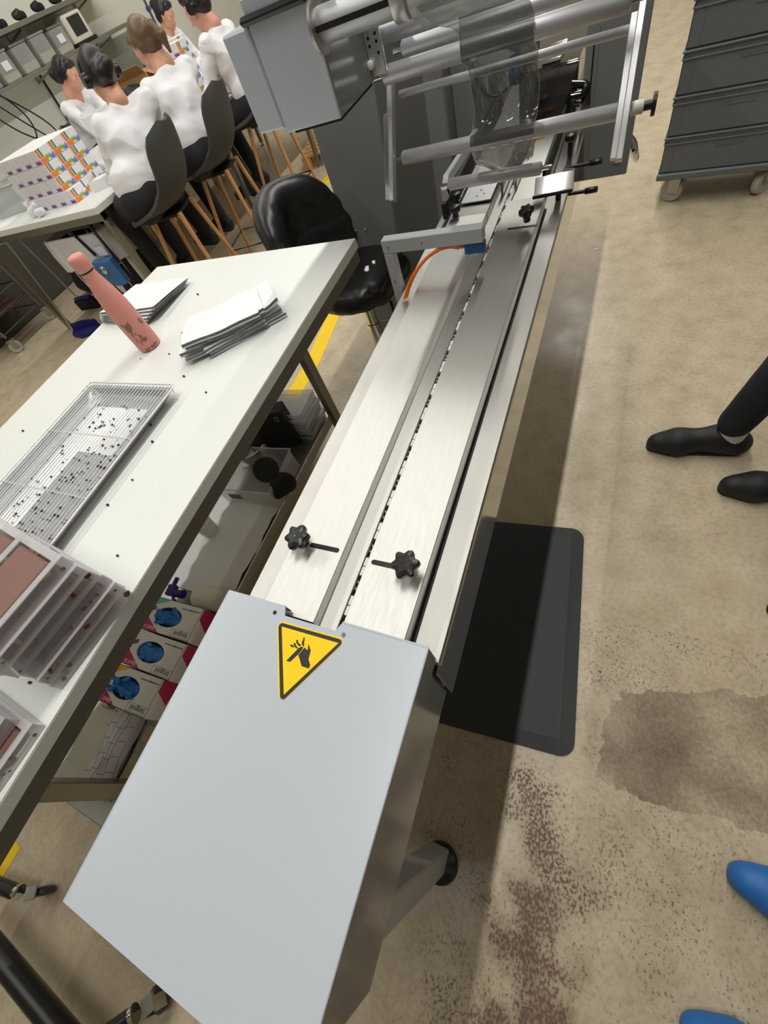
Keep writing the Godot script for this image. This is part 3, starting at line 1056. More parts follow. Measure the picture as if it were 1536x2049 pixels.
func rollers(t: Node) -> void:
	# film unwinding shaft with a black key strip, then the guide rollers
	var sh := obj("unwind_shaft", nb().rod(Vector3(-0.597, 1.376, -1.139), Vector3(-0.02, 1.376, -1.139), 0.0265, -1, 30, 0.003), M.alu_roll, t)
	obj("key_strip", nb().bar(Vector3(-0.592, 1.372, -1.1145), Vector3(-0.42, 1.381, -1.1115)), M.black, sh)
	obj("flange", nb().at(T(Vector3(-0.599, 1.376, -1.139), 0, 0, -PI / 2)).lathe([Vector2(0, 0), Vector2(0.04, 0), Vector2(0.04, 0.006), Vector2(0.033, 0.009), Vector2(0, 0.009)], 30), M.steel_dull, sh)
	obj("collar", nb().rod(Vector3(-0.432, 1.376, -1.139), Vector3(-0.402, 1.376, -1.139), 0.0345, -1, 30, 0.003), M.alu, sh)
	roller(t, "guide_roller", -0.575, -0.06, 1.302, -1.392, 0.019, M.alu_roll, 0.02)
	roller(t, "guide_roller", -0.555, -0.06, 1.256, -1.462, 0.0165, M.alu_roll, 0.024)
	roller(t, "guide_roller", -0.578, -0.035, 1.237, -1.366, 0.0185, M.alu_roll, 0.03)
	roller(t, "guide_rod", -0.578, -0.03, 1.178, -1.444, 0.0085, M.alu_roll, 0.0)
	roller(t, "guide_roller", -0.575, -0.034, 1.063, -1.375, 0.0165, M.alu_roll, 0.03)
	roller(t, "guide_roller", -0.448, -0.196, 0.986, -1.359, 0.0145, M.alu_roll, 0.024)
	# drilled bracket plate beside the housing
	var bp := obj("bracket_plate", nb().bar(Vector3(-0.597, 1.245, -1.352), Vector3(-0.557, 1.378, -1.34), 0.002), M.alu, t)
	for q in [[-0.586, 1.335], [-0.567, 1.342]]:
		obj("bolt", nb().rod(Vector3(q[0], q[1], -1.341), Vector3(q[0], q[1], -1.332), 0.0055, -1, 14, 0.0015), M.steel_dull, bp)
	for q in [[-0.587, 1.31], [-0.587, 1.297], [-0.568, 1.315], [-0.568, 1.302], [-0.568, 1.283]]:
		obj("hole", nb().rod(Vector3(q[0], q[1], -1.3402), Vector3(q[0], q[1], -1.3392), 0.0032, -1, 10), M.black, bp)
	obj("nut", nb().rod(Vector3(-0.592, 1.268, -1.34), Vector3(-0.592, 1.268, -1.328), 0.0085, -1, 14, 0.002), M.white_plastic, bp)
	# leaning profile posts carrying the lower roller
	var dn := Vector3(0, -0.812, 0.584)
	for s in [[-0.596, 1.214, -1.452, 0.272, -1], [-0.016, 1.26, -1.486, 0.325, 1]]:
		var a := Vector3(s[0], s[1], s[2])
		var o := obj("post", nb().beam(a, a + dn * s[3], 0.014, 0.026, 0.0015, Vector3.RIGHT.cross(dn)), M.alu, t)
		var off := Vector3(-0.013, 0, 0)
		obj("slide_bar", nb().beam(a + off + dn * 0.075, a + off + dn * (s[3] - 0.004), 0.013, 0.02, 0.001, Vector3.RIGHT.cross(dn)), M.alu, o)
	obj("end_nut", nb().rod(Vector3(-0.008, 1.063, -1.375), Vector3(0.018, 1.063, -1.375), 0.013, -1, 16, 0.002), M.white_plastic, t)
	obj("end_knob", nb().rod(Vector3(0.018, 1.063, -1.375), Vector3(0.034, 1.063, -1.375), 0.009).rod(Vector3(0.034, 1.063, -1.375), Vector3(0.042, 1.063, -1.375), 0.022, -1, 8), M.black, t)
	obj("end_knob", nb().rod(Vector3(0.0, 1.242, -1.366), Vector3(0.05, 1.242, -1.366), 0.009).rod(Vector3(0.05, 1.242, -1.366), Vector3(0.058, 1.242, -1.366), 0.02, -1, 8), M.black, t)
	# clear film: roll on the shaft, then the web down over the rollers
	var fr := thing("film_roll", "roll of clear plastic film on the upper shaft of the wrapping machine", "film roll", Vector3(-0.29, 1.376, -1.139))
	obj("core", nb().at(T(Vector3(-0.105, 0, 0), 0, 0, -PI / 2)).lathe([Vector2(0.0275, 0), Vector2(0.036, 0), Vector2(0.036, 0.21), Vector2(0.0275, 0.21)], 28), M.alu, fr)
	var w := nb().at(T(Vector3(-0.09, 0, 0), 0, 0, -PI / 2))
	w.lathe([Vector2(0.0362, 0), Vector2(0.05, 0.001), Vector2(0.051, 0.05), Vector2(0.05, 0.1), Vector2(0.051, 0.179), Vector2(0.0362, 0.18)], 36)
	obj("wound_film", w, M.clear_bag, fr)
	var pend := thing("film_roll", "dull grey film roll end standing out past the right hand post", "film roll", Vector3(0.055, 1.3, -1.42))
	obj("wound_film", nb().at(T(Vector3(-0.045, 0, 0), 0, 0, -PI / 2)).lathe([Vector2(0, 0), Vector2(0.06, 0), Vector2(0.062, 0.05), Vector2(0.058, 0.09), Vector2(0.02, 0.1), Vector2(0, 0.1)], 32), M.foil, pend)
	var path := bez([Vector3(0, 1.362, -1.092), Vector3(0, 1.32, -1.16), Vector3(0, 1.29, -1.3)], 6)
	path.append_array([Vector3(0, 1.266, -1.352), Vector3(0, 1.252, -1.3475), Vector3(0, 1.238, -1.3460), Vector3(0, 1.224, -1.350)])
	path.append_array(bez([Vector3(0, 1.205, -1.39), Vector3(0, 1.18, -1.4325), Vector3(0, 1.16, -1.428), Vector3(0, 1.12, -1.425), Vector3(0, 1.085, -1.395)], 10))
	path.append_array([Vector3(0, 1.078, -1.361), Vector3(0, 1.066, -1.3565), Vector3(0, 1.052, -1.3625)])
	var g := []
	var L := path.size()
	for i in L:
		var row := []
		var u := float(i) / (L - 1)
		for j in 21:
			var x := -0.377 + 0.16 * j / 20.0
			var p: Vector3 = path[i]
			var amp := 0.006 * clampf(sin(clampf((u - 0.5) / 0.4, 0, 1) * PI), 0, 1)
			row.append(Vector3(x + amp * sin(u * 9) * 0.6, p.y, p.z + amp * (sin(j * 0.9 + u * 14.0) + 0.6 * sin(j * 2.1 - u * 25.0))))
		g.append(row)
	var web := thing("film_web", "sheet of clear wrinkled film running down over the guide rollers", "film")
	obj("sheet", nb().sheet(g), M.film, web)
	for j in [0, 20]:
		var pp := []
		for i in L:
			pp.append(g[i][j])
		obj("edge", nb().tube(pp, 0.0007, 5), M.film_edge, web)
	# below the lower roller the film is drawn in towards the former
	var g2 := []
	for i in 9:
		var u := i / 8.0
		var row := []
		for j in 15:
			var v := j / 14.0 - 0.5
			var wd: float = lerpf(0.16, 0.10, u * u)
			row.append(Vector3(-0.297 + v * wd + 0.012 * u, 1.05 - 0.075 * u - 0.01 * u * cos(v * 6), -1.362 + 0.03 * sin(u * 2.6) - 0.075 * u * (0.4 + absf(v)) + 0.004 * sin(v * 30 + u * 8)))
		g2.append(row)
	obj("gathered_film", nb().sheet(g2), M.foil_film, web)


func forming(t: Node) -> void:
	# where the film folds round the product: brackets, polished plates, black knobs and a tinted hood
	obj("arm", nb().beam(Vector3(-0.475, 0.948, -1.40), Vector3(-0.475, 0.975, -1.44), 0.018, 0.03, 0.002).beam(Vector3(-0.475, 0.972, -1.435), Vector3(-0.475, 0.952, -1.8), 0.018, 0.026, 0.002).bar(Vector3(-0.484, 0.935, -1.418), Vector3(-0.466, 0.965, -1.39), 0.002), M.alu, t)
	var pl := obj("drilled_plate", nb().bar(Vector3(-0.438, 0.905, -1.56), Vector3(-0.347, 0.909, -1.42), 0.001), M.alu, t)
	for q in [[-0.395, -1.45], [-0.375, -1.46], [-0.4, -1.52], [-0.375, -1.53], [-0.39, -1.485]]:
		obj("hole", nb().rod(Vector3(q[0], 0.9085, q[1]), Vector3(q[0], 0.9096, q[1]), 0.0028, -1, 10), M.black, pl)
	obj("fold_plate", nb().bar(Vector3(-0.44, 0.866, -1.9), Vector3(-0.345, 0.9, -1.36), 0.002), M.steel_dull, t)
	obj("fold_plate", nb().bar(Vector3(-0.29, 0.866, -1.95), Vector3(-0.2, 0.89, -1.42), 0.002), M.steel_dull, t)
	obj("side_rail", nb().bar(Vector3(-0.5, 0.87, -2.3), Vector3(-0.486, 0.915, -1.42), 0.002).bar(Vector3(-0.215, 0.89, -2.1), Vector3(-0.205, 0.93, -1.5), 0.002), M.black_matt, t)
	obj("fold_rail", nb().bar(Vector3(-0.335, 0.88, -2.0), Vector3(-0.327, 0.915, -1.5), 0.001).bar(Vector3(-0.295, 0.88, -2.0), Vector3(-0.287, 0.915, -1.5), 0.001), M.steel_mirror, t)
	var cp := obj("polished_plate", nb().at(T(Vector3(-0.17, 0.925, -1.405), 0.1, 0.25, 0.0)).box(Vector3.ZERO, Vector3(0.1, 0.004, 0.075), 0.001), M.steel_mirror, t)
	obj("plate_edge", nb().at(T(Vector3(-0.17, 0.918, -1.37), 0.1)).box(Vector3.ZERO, Vector3(0.10, 0.008, 0.006), 0.001), M.black, cp)
	for k in [[-0.44, 0.9, -1.365], [-0.458, 0.9, -1.445], [-0.163, 0.895, -1.455], [-0.165, 0.895, -1.72]]:
		var b := nb().rod(Vector3(k[0], k[1] - 0.03, k[2]), Vector3(k[0], k[1] + 0.012, k[2]), 0.008).rod(Vector3(k[0], k[1] + 0.012, k[2]), Vector3(k[0], k[1] + 0.03, k[2]), 0.0165, -1, 7, 0.003)
		obj("clamp_knob", b, M.black, t)
	for k in [[-0.11, 0.83, -1.56], [-0.11, 0.86, -1.66]]:
		obj("lever", nb().rod(Vector3(k[0] - 0.06, k[1], k[2]), Vector3(k[0] + 0.01, k[1] + 0.005, k[2] + 0.01), 0.005).rod(Vector3(k[0] + 0.01, k[1] + 0.005, k[2] + 0.01), Vector3(k[0] + 0.045, k[1] + 0.008, k[2] + 0.015), 0.008, -1, 10, 0.002), M.black, t)
	obj("belt", nb().bar(Vector3(-0.34, 0.865, -2.7), Vector3(-0.27, 0.872, -1.9)), M.black_matt, t)
	# tinted hood over the sealing jaws
	var hd := nb()
	hd.beam(Vector3(-0.36, 0.965, -1.95), Vector3(-0.18, 0.965, -1.95), 0.004, 0.13, 0.001)
	hd.bar(Vector3(-0.36, 1.03, -2.35), Vector3(-0.178, 1.034, -1.95), 0.001)
	hd.bar(Vector3(-0.182, 0.9, -2.35), Vector3(-0.178, 1.03, -1.95), 0.001)
	obj("tinted_hood", hd, M.smoke, t)
	obj("jaw_block", nb().bar(Vector3(-0.345, 0.87, -2.3), Vector3(-0.2, 0.94, -2.02), 0.004), M.steel_dull, t)
	var rb := nb()
	for k in 8:
		rb.rod(Vector3(-0.29, 1.04, -1.97 - 0.022 * k), Vector3(-0.235, 1.04, -1.97 - 0.022 * k), 0.009, -1, 12)
	obj("ribbed_roller", rb, M.steel_mirror, t)
	obj("grip_knob", nb().rod(Vector3(-0.19, 0.96, -1.9), Vector3(-0.15, 0.96, -1.9), 0.011).ball(Vector3(-0.146, 0.965, -1.88), Vector3(0.014, 0.03, 0.02), 14).rod(Vector3(-0.19, 0.99, -1.9), Vector3(-0.15, 0.985, -1.89), 0.01), M.black_gloss, t)
	obj("grip_bar", nb().rod(Vector3(-0.175, 0.94, -1.895), Vector3(-0.155, 0.945, -1.87), 0.007), M.chrome, t)
	obj("photo_cell", nb().bar(Vector3(-0.4, 1.0, -2.02), Vector3(-0.365, 1.1, -1.985), 0.003), M.blue_sensor, t)
	obj("photo_cable", nb().tube(bez([Vector3(-0.39, 1.01, -2.0), Vector3(-0.44, 0.96, -1.99), Vector3(-0.5, 0.98, -1.98), Vector3(-0.52, 1.08, -1.99)], 14), 0.0045, 7), M.black, t)
	obj("jaw_guard", nb().bar(Vector3(-0.33, 0.885, -1.86), Vector3(-0.26, 0.9, -1.835)), M.brown_card, t)


func sticker(parent: Node) -> void:
	# yellow warning triangle: a hand being cut by a blade
	var y := 0.93
	var rounded := func(c: Array, r: float) -> PackedVector2Array:
		var out := PackedVector2Array()
		for i in 3:
			var p: Vector2 = c[i]
			var a: Vector2 = (c[(i + 2) % 3] - p).normalized()
			var b: Vector2 = (c[(i + 1) % 3] - p).normalized()
			var h := a.angle_to(b) / 2
			var cen := p + (a + b).normalized() * (r / absf(sin(h)))
			var s0 := (p + a * (r / absf(tan(h)))) - cen
			var s1 := (p + b * (r / absf(tan(h)))) - cen
			for k in 7:
				out.append(cen + s0.slerp(s1, k / 6.0))
		return out
	var o := obj("warning_sticker", nb().prism(rounded.call(TRI_OUT, 0.008), y, y + 0.0004), M.yellow, parent)
	obj("border", nb().prism(rounded.call(TRI_MID, 0.0055), y + 0.0004, y + 0.0006), M.ink, o)
	obj("field", nb().prism(PackedVector2Array(TRI_IN), y + 0.0006, y + 0.0008), M.yellow, o)
	var h := nb()
	for poly in HAND:
		h.prism(PackedVector2Array(poly), y + 0.0008, y + 0.001)
	obj("hand_symbol", h, M.ink, o)


# ---------------------------------------------------------------- the white work table and what lies on it
func work_table() -> void:
	var t := thing("work_table", "white topped steel work table with a lower shelf standing beside the conveyor", "table")
	var top := PackedVector2Array([Vector2(-1.709, -1.308), Vector2(-0.767, -1.318), Vector2(-0.738, 0.62), Vector2(-1.71, 0.62)])
	obj("tabletop", nb().prism(top, 0.8975, 0.9), M.white_table, t)
	obj("edge_band", nb().prism(PackedVector2Array([Vector2(-1.709, -1.3075), Vector2(-0.7665, -1.3175), Vector2(-0.7375, 0.62), Vector2(-1.71, 0.62)]), 0.871, 0.8975), M.edge, t)
	obj("frame", nb().prism(PackedVector2Array([Vector2(-0.80, -1.312), Vector2(-0.77, -1.312), Vector2(-0.742, 0.6), Vector2(-0.775, 0.6)]), 0.832, 0.871).bar(Vector3(-1.70, 0.832, -1.3), Vector3(-1.66, 0.871, 0.6), 0.003).bar(Vector3(-1.66, 0.832, -1.312), Vector3(-0.80, 0.871, -1.28), 0.003).bar(Vector3(-1.66, 0.832, 0.55), Vector3(-0.77, 0.871, 0.59), 0.003), M.frame_dark, t)
	for x in [-1.07, -1.60]:
		for z in [-1.16, 0.40]:
			var l := obj("leg", nb().box(Vector3(x, 0.44, z), Vector3(0.035, 0.78, 0.045), 0.003), M.steel_frame, t)
			obj("foot", nb().lathe([Vector2(0, 0), Vector2(0.025, 0), Vector2(0.022, 0.02), Vector2(0.01, 0.03), Vector2(0.01, 0.055), Vector2(0, 0.055)], 16, Vector3(x, 0, z)), M.black, l)
	obj("shelf", nb().bar(Vector3(-1.62, 0.235, -1.14), Vector3(-1.075, 0.249, 0.52), 0.003).bar(Vector3(-1.082, 0.205, -1.14), Vector3(-1.072, 0.2545, 0.52), 0.003), M.steel_dull, t)
	obj("cross_rail", nb().bar(Vector3(-1.6, 0.20, -1.18), Vector3(-1.07, 0.235, -1.14), 0.003).bar(Vector3(-1.6, 0.20, 0.38), Vector3(-1.07, 0.235, 0.42), 0.003).bar(Vector3(-1.07, 0.06, -1.18), Vector3(-0.93, 0.09, -1.15), 0.003), M.steel_frame, t)


func pouch(c: Vector3, yaw: float, tilt: float, roll: float, w: float, h: float, curl: float, label: String, group: String) -> void:
	# an empty gusseted pouch: white front, foil back; the folded gusset stands proud along the +z edge
	var t := thing("folded_pouch", label, "pouch", c, yaw, group)
	t.basis = Basis.from_euler(Vector3(tilt, yaw, roll))
	var grid := func(y0: float, y1: float, sh: float) -> Array:
		var g := []
		for i in 9:
			var row := []
			for j in 8:
				var u := i / 8.0 - 0.5
				var v := 1.0 - j / 7.0
				row.append(Vector3(u * w, lerpf(y0, y1, v * v) + curl * pow(absf(u) * 2.0, 3.0) * (0.3 + v) + 0.0015 * sin(u * 11 + v * 5), (v - 0.5) * h + sh * v))
			g.append(row)
		return g
	var top: Array = grid.call(0.0035, 0.011, 0.0)
	var low: Array = grid.call(0.0004, 0.0010, 0.004)
	obj("front", nb().sheet(top, 0.0006), M.paper, t)
	obj("back", nb().sheet(low, 0.0005), M.foil, t)
	var gs := []
	for i in 9:
		var a: Vector3 = top[i][0] - Vector3(0, 0.0007, 0)
		var b: Vector3 = low[i][0]
		gs.append([b, b.lerp(a, 0.33) - Vector3(0, 0, 0.007), b.lerp(a, 0.5) - Vector3(0, 0, 0.003), b.lerp(a, 0.7) - Vector3(0, 0, 0.006), a])
	obj("gusset", nb().sheet(gs, 0.0004), M.foil, t)


func on_table() -> void:
	# pink steel bottle
	var t := thing("water_bottle", "tall pink steel water bottle with chipped paint near its base", "bottle", Vector3(-1.319, 0.9, -0.8))
	var prf := [Vector2(0, 0.0), Vector2(0.03, 0.0), Vector2(0.0355, 0.004), Vector2(0.037, 0.012), Vector2(0.0375, 0.06), Vector2(0.0375, 0.12), Vector2(0.0365, 0.145), Vector2(0.0335, 0.17), Vector2(0.029, 0.195), Vector2(0.0248, 0.215), Vector2(0.022, 0.228), Vector2(0.0212, 0.24), Vector2(0.0212, 0.246)]
	obj("body", nb().lathe(prf, 40), M.pink, t)
	obj("ring", nb().lathe([Vector2(0.0212, 0.246), Vector2(0.021, 0.2475), Vector2(0.021, 0.2495), Vector2(0.0212, 0.25)], 32), M.navy, t)
	obj("cap", nb().lathe([Vector2(0.0215, 0.25), Vector2(0.0235, 0.252), Vector2(0.0242, 0.272), Vector2(0.0238, 0.283), Vector2(0.02, 0.289), Vector2(0.012, 0.291), Vector2(0, 0.291)], 32), M.pink, t)
	var ch := nb()
	for q in [[0.35, 0.086, 0.011, 0.013], [0.5, 0.096, 0.006, 0.008], [0.75, 0.04, 0.011, 0.007], [0.68, 0.05, 0.005, 0.008], [1.55, 0.085, 0.008, 0.014], [0.45, 0.064, 0.004, 0.004], [0.62, 0.058, 0.003, 0.004], [0.2, 0.066, 0.003, 0.009], [0.3, 0.074, 0.002, 0.008], [0.15, 0.046, 0.002, 0.012], [0.35, 0.035, 0.002, 0.011], [0.02, 0.1, 0.004, 0.006], [0.1, 0.085, 0.002, 0.01]]:
		flake(ch, q[0], q[1], 0.0379, q[2], q[3])
	for q in [[0.95, 0.005, 0.012, 0.006], [1.3, 0.006, 0.008, 0.005], [0.4, 0.004, 0.01, 0.005]]:
		flake(ch, q[0], q[1] + 0.006, 0.0374, q[2], q[3])
	obj("chipped_paint", ch, M.chip, t)
	# piles of folded pouches
	for k in 7:
		pouch(Vector3(-1.025 + [0.03, -0.012, 0.02, -0.02, 0.035, -0.005, 0.0][k], 0.901 + 0.0058 * k, -0.885 + [-0.02, 0.012, -0.015, 0.012, -0.03, 0.004, 0.012][k]), 0.72 + [0.08, -0.05, 0.12, -0.06, 0.05, 0.0, -0.09][k], -0.016 * k, [0.0, 0.01, -0.015, 0.02, 0.03, 0.0, -0.02][k], [0.25, 0.26, 0.25, 0.26, 0.23, 0.25, 0.24][k], 0.22, [0.002, 0.004, 0.002, 0.006, 0.012, 0.004, 0.003][k],
			"folded white foil-backed pouch, %s of the messy pile right of the bottle" % ["lowest", "second from the bottom", "third from the bottom", "middle one", "third from the top", "second from the top", "topmost"][k], "pouches in the pile right of the bottle")
	for k in 5:
		pouch(Vector3(-1.555 + 0.006 * k, 0.901 + 0.0055 * k, -1.03 - 0.004 * k), -0.12 + 0.04 * k, -0.015 * k, 0.0, 0.28, 0.21, 0.004, "folded white pouch, %s of the neat pile behind the pink bottle" % ["lowest", "second from the bottom", "middle one", "second from the top", "topmost"][k], "pouches in the pile behind the bottle")
	tray_and_rack()
	# mould piles, from the table up
	var proto := mould()
	for k in 6:
		var at := Vector3(-0.889 - 0.0015 * k + 0.004 * sin(k * 2.1), 0.901 + 0.0257 * k, 0.013 + 0.003 * cos(k * 1.7))
		var which: String = ["lowest of the taller pile", "second from the bottom of the taller pile", "third from the bottom of the taller pile", "third from the top of the taller pile", "second from the top of the taller pile", "topmost of the taller pile"][k]
		fill_mould(dup(proto, at, PI - 0.13, "clear bar mould filled with fruited chocolate, " + which, "moulds in the taller pile"), k)
	for k in 3:
		var at := Vector3(-0.892 - 0.03 * k, 0.901 + 0.0257 * k, 0.27 + 0.004 * k)
		var which: String = ["lowest of the low pile of three", "middle one of the low pile of three", "top one of the low pile of three"][k]
		fill_mould(dup(proto, at, PI - 0.06, "clear bar mould of fruited chocolate, " + which, "moulds in the lower pile"), 7 + k)
	proto.queue_free()
	remove_child(proto)
	# crumbs, each lying where it fell
	var cr := nb()
	for q in [[-1.302, -1.072], [-1.313, -0.737], [-1.197, -0.757], [-1.133, -0.756], [-1.058, -0.659], [-1.041, -0.474], [-0.963, -0.303], [-0.847, -0.121], [-0.982, -0.227], [-0.848, 0.142], [-1.571, -0.407], [-1.22, -0.86], [-0.93, -0.6], [-0.99, -0.42]]:
		var r := 0.0018 + rng.randf() * 0.0016
		cr.ball(Vector3(q[0], 0.9 + r * 0.8, q[1]), Vector3(r * 1.2, r, r), 8)
	tag(obj("chocolate_crumbs", cr, M.dark_choc), "tiny dark chocolate crumbs scattered over the white tabletop", "crumbs").set_meta("kind", "stuff")


func flake(b: B, a: float, y: float, r: float, w: float, h: float) -> void:
	# an irregular chip lying on the bottle's wall
	var n := 7
	var P := []
	for k in n:
		var q := TAU * k / n
		var s := 0.7 + 0.5 * rng.randf()
		var aa := a + cos(q) * w * s / r
		P.append(Vector3(r * cos(-aa + 1.35), y + sin(q) * h * s, r * sin(-aa + 1.35)))
	var c := Vector3(r * cos(-a + 1.35), y, r * sin(-a + 1.35)) * Vector3(1.004, 1, 1.004)
	for k in n:
		b.tri(c, P[(k + 1) % n], P[k])


func tray_and_rack() -> void:
	var x0 := -1.385
	var x1 := -1.02
	var z0 := -0.59
	var z1 := -0.02
	var t := thing("baking_tray", "shallow metal baking tray sprinkled with dark chocolate crumbs under the wire rack", "tray", Vector3((x0 + x1) / 2, 0.9, (z0 + z1) / 2))
	var hw := (x1 - x0) / 2
	var hd := (z1 - z0) / 2
	var ring := func(ix: float, iz: float, y: float, r: float) -> Array:
		var out := []
		for c in 4:
			for k in 7:
				var a := PI / 2 * c + PI / 2 * k / 6.0
				out.append(Vector3([1, -1, -1, 1][c] * (ix - r) + r * cos(a), y, [1, 1, -1, -1][c] * (iz - r) + r * sin(a)))
		return out
	var prof := [[0.0, 0.0255, 0.012], [-0.004, 0.027, 0.012], [-0.012, 0.0262, 0.014], [-0.022, 0.012, 0.03], [-0.045, 0.0035, 0.045], [-0.06, 0.003, 0.05]]
	var rows := []
	for p in prof:
		rows.append(ring.call(hw + p[0], hd + p[0], p[1], p[2]))
	var b := nb()
	for i in rows.size() - 1:
		var n: int = rows[i].size()
		for k in n:
			var l := (k + 1) % n
			b.quad(rows[i][k], rows[i + 1][k], rows[i + 1][l], rows[i][l])
	var inn: Array = rows[-1]
	for k in inn.size():
		b.tri(Vector3(0, 0.003, 0), inn[(k + 1) % inn.size()], inn[k])
	obj("pan", b, M.tray_metal, t)
	var side := nb()
	var o1: Array = ring.call(hw, hd, 0.0255, 0.012)
	var o2: Array = ring.call(hw - 0.03, hd - 0.03, 0.0005, 0.03)
	for k in o1.size():
		var l := (k + 1) % o1.size()
		side.quad(o1[k], o1[l], o2[l], o2[k])
	obj("wall", side, M.tray_metal, t)
	obj("liner", nb().bar(Vector3(-hw + 0.058, 0.0032, -hd + 0.066), Vector3(hw - 0.075, 0.0042, -hd + 0.23)).bar(Vector3(-hw + 0.058, 0.0032, -hd + 0.23), Vector3(-0.03, 0.0042, hd - 0.06)), M.paper, t)
	var cr := nb()
	for k in 150:
		var r := 0.0015 + rng.randf() * 0.002
		var p := Vector3(rng.randf_range(-hw + 0.055, hw - 0.05), 0.0045 + r * 0.7, rng.randf_range(-hd + 0.06, hd - 0.06))
		cr.box(p, Vector3(r * 2.2, r * 1.5, r * 1.8), r * 0.3)
	tag(obj("chocolate_crumbs", cr.at(Transform3D.IDENTITY), M.dark_choc), "dark chocolate crumbs scattered in the baking tray below the rack", "crumbs").set_meta("kind", "stuff")
	get_node("chocolate_crumbs").position = Vector3((x0 + x1) / 2, 0.9, (z0 + z1) / 2)
	var rk := thing("cooling_rack", "rectangular wire cooling rack of many fine parallel bars on the white table", "rack", Vector3((x0 + x1) / 2, 0.9, (z0 + z1) / 2))
	var fr := []
	for p in ring.call(hw + 0.004, hd + 0.004, 0.031, 0.012):
		fr.append(p)
	obj("frame", nb().tube(fr, 0.0022, 7, true), M.rack_wire, rk)
	var n := 27
	for k in n:
		var x := lerpf(-hw + 0.004, hw - 0.004, k / float(n - 1))
		obj("bar", nb().tube([Vector3(x, 0.0335, -hd - 0.004), Vector3(x, 0.0335, hd + 0.004)], 0.0010, 5), M.rack_wire, rk)
	for z in [-hd + 0.19, -hd + 0.37]:
		obj("cross_bar", nb().tube([Vector3(-hw - 0.003, 0.031, z), Vector3(hw + 0.003, 0.031, z)], 0.0018, 6), M.rack_wire, rk)
	for s in [[-1, -1], [1, -1], [-1, 1], [1, 1]]:
		obj("foot", nb().tube([Vector3(s[0] * (hw + 0.004), 0.03, s[1] * (hd - 0.03)), Vector3(s[0] * (hw + 0.005), 0.0015, s[1] * (hd - 0.02)), Vector3(s[0] * (hw + 0.004), 0.03, s[1] * (hd - 0.01))], 0.0016, 6), M.rack_wire, rk)


func mould() -> Node3D:
	# a clear bar mould lying open side up: rim, two cavities with sloping walls, skirt all round
	var t := thing("chocolate_mould", "mould", "mould")
	var L := 0.275
	var D := 0.19
	var H := 0.0245
	var b := nb()
	var cav := []
	for s in [-1, 1]:
		cav.append(Rect2(s * 0.066 - 0.058, -0.08, 0.116, 0.16))
	# rim as a frame of strips round the two cavities
	var xs := [-L / 2, cav[0].position.x, cav[0].end.x, cav[1].position.x, cav[1].end.x, L / 2]
	for k in [0, 2, 4]:
		b.bar(Vector3(xs[k], H - 0.002, -D / 2), Vector3(xs[k + 1], H, D / 2), 0.0006)
	for c in cav:
		b.bar(Vector3(c.position.x, H - 0.002, -D / 2), Vector3(c.end.x, H, c.position.y), 0.0006)
		b.bar(Vector3(c.position.x, H - 0.002, c.end.y), Vector3(c.end.x, H, D / 2), 0.0006)
	obj("rim", b, M.poly_edge, t)
	var s := nb()
	s.bar(Vector3(-L / 2, 0.0, -D / 2), Vector3(-L / 2 + 0.002, H - 0.002, D / 2)).bar(Vector3(L / 2 - 0.002, 0.0, -D / 2), Vector3(L / 2, H - 0.002, D / 2))
	s.bar(Vector3(-L / 2, 0.0, -D / 2), Vector3(L / 2, H - 0.002, -D / 2 + 0.002)).bar(Vector3(-L / 2, 0.0, D / 2 - 0.002), Vector3(L / 2, H - 0.002, D / 2))
	obj("skirt", s, M.poly, t)
	var w := nb()
	for c in cav:
		var lo: Rect2 = c.grow(-0.006)
		var y := 0.009
		var A := [Vector3(c.position.x, H, c.position.y), Vector3(c.end.x, H, c.position.y), Vector3(c.end.x, H, c.end.y), Vector3(c.position.x, H, c.end.y)]
		var Bv := [Vector3(lo.position.x, y, lo.position.y), Vector3(lo.end.x, y, lo.position.y), Vector3(lo.end.x, y, lo.end.y), Vector3(lo.position.x, y, lo.end.y)]
		for k in 4:
			w.quad(A[k], A[(k + 1) % 4], Bv[(k + 1) % 4], Bv[k])
	obj("cavity", w, M.poly, t)
	return t


func fill_mould(t: Node3D, sd: int) -> void:
	var r := RandomNumberGenerator.new()
	r.seed = 100 + sd
	for s in [-1, 1]:
		var c := Vector3(s * 0.066, 0, 0)
		obj("chocolate_bar", nb().bar(c + Vector3(-0.053, 0.0095, -0.075), c + Vector3(0.053, 0.0225, 0.075), 0.003), M.chocolate if sd != 7 else M.chocolate, t)
		var f := nb()
		var n := nb()
		for k in 7:
			var b := f if r.randf() < 0.6 else n
			var e := r.randf()
			var p := Vector3(-0.0555 + 0.111 * r.randf(), 0.006 + 0.01 * r.randf(), (0.077 if r.randf() < 0.5 else -0.077)) if e < 0.4 else Vector3((0.055 if r.randf() < 0.5 else -0.055), 0.006 + 0.01 * r.randf(), r.randf_range(-0.07, 0.07))
			b.at(T(c + p, r.randf() * 6, r.randf() * 3, r.randf() * 3)).box(Vector3.ZERO, Vector3(0.014, 0.005, 0.009) * (0.7 + 0.8 * r.randf()), 0.002).box(Vector3(0.003, 0.001, 0.002), Vector3(0.006, 0.007, 0.012) * (0.7 + 0.7 * r.randf()), 0.002)
			b.X = Transform3D.IDENTITY
		obj("fruit_pieces", f, M.fruit, t)
		obj("nut_pieces", n, M.nut, t)
	# loose crumbs stuck to the skirt
	var d := nb()
	for k in 8:
		d.at(T(Vector3(0.1365 * (1 if r.randf() < 0.5 else -1), 0.004 + 0.016 * r.randf(), r.randf_range(-0.09, 0.09)), 0, r.randf() * 3)).box(Vector3.ZERO, Vector3(0.002, 0.006, 0.008) * (0.5 + 0.9 * r.randf()), 0.0008)
	obj("stuck_crumbs", d, M.fruit if sd % 2 else M.chocolate, t)


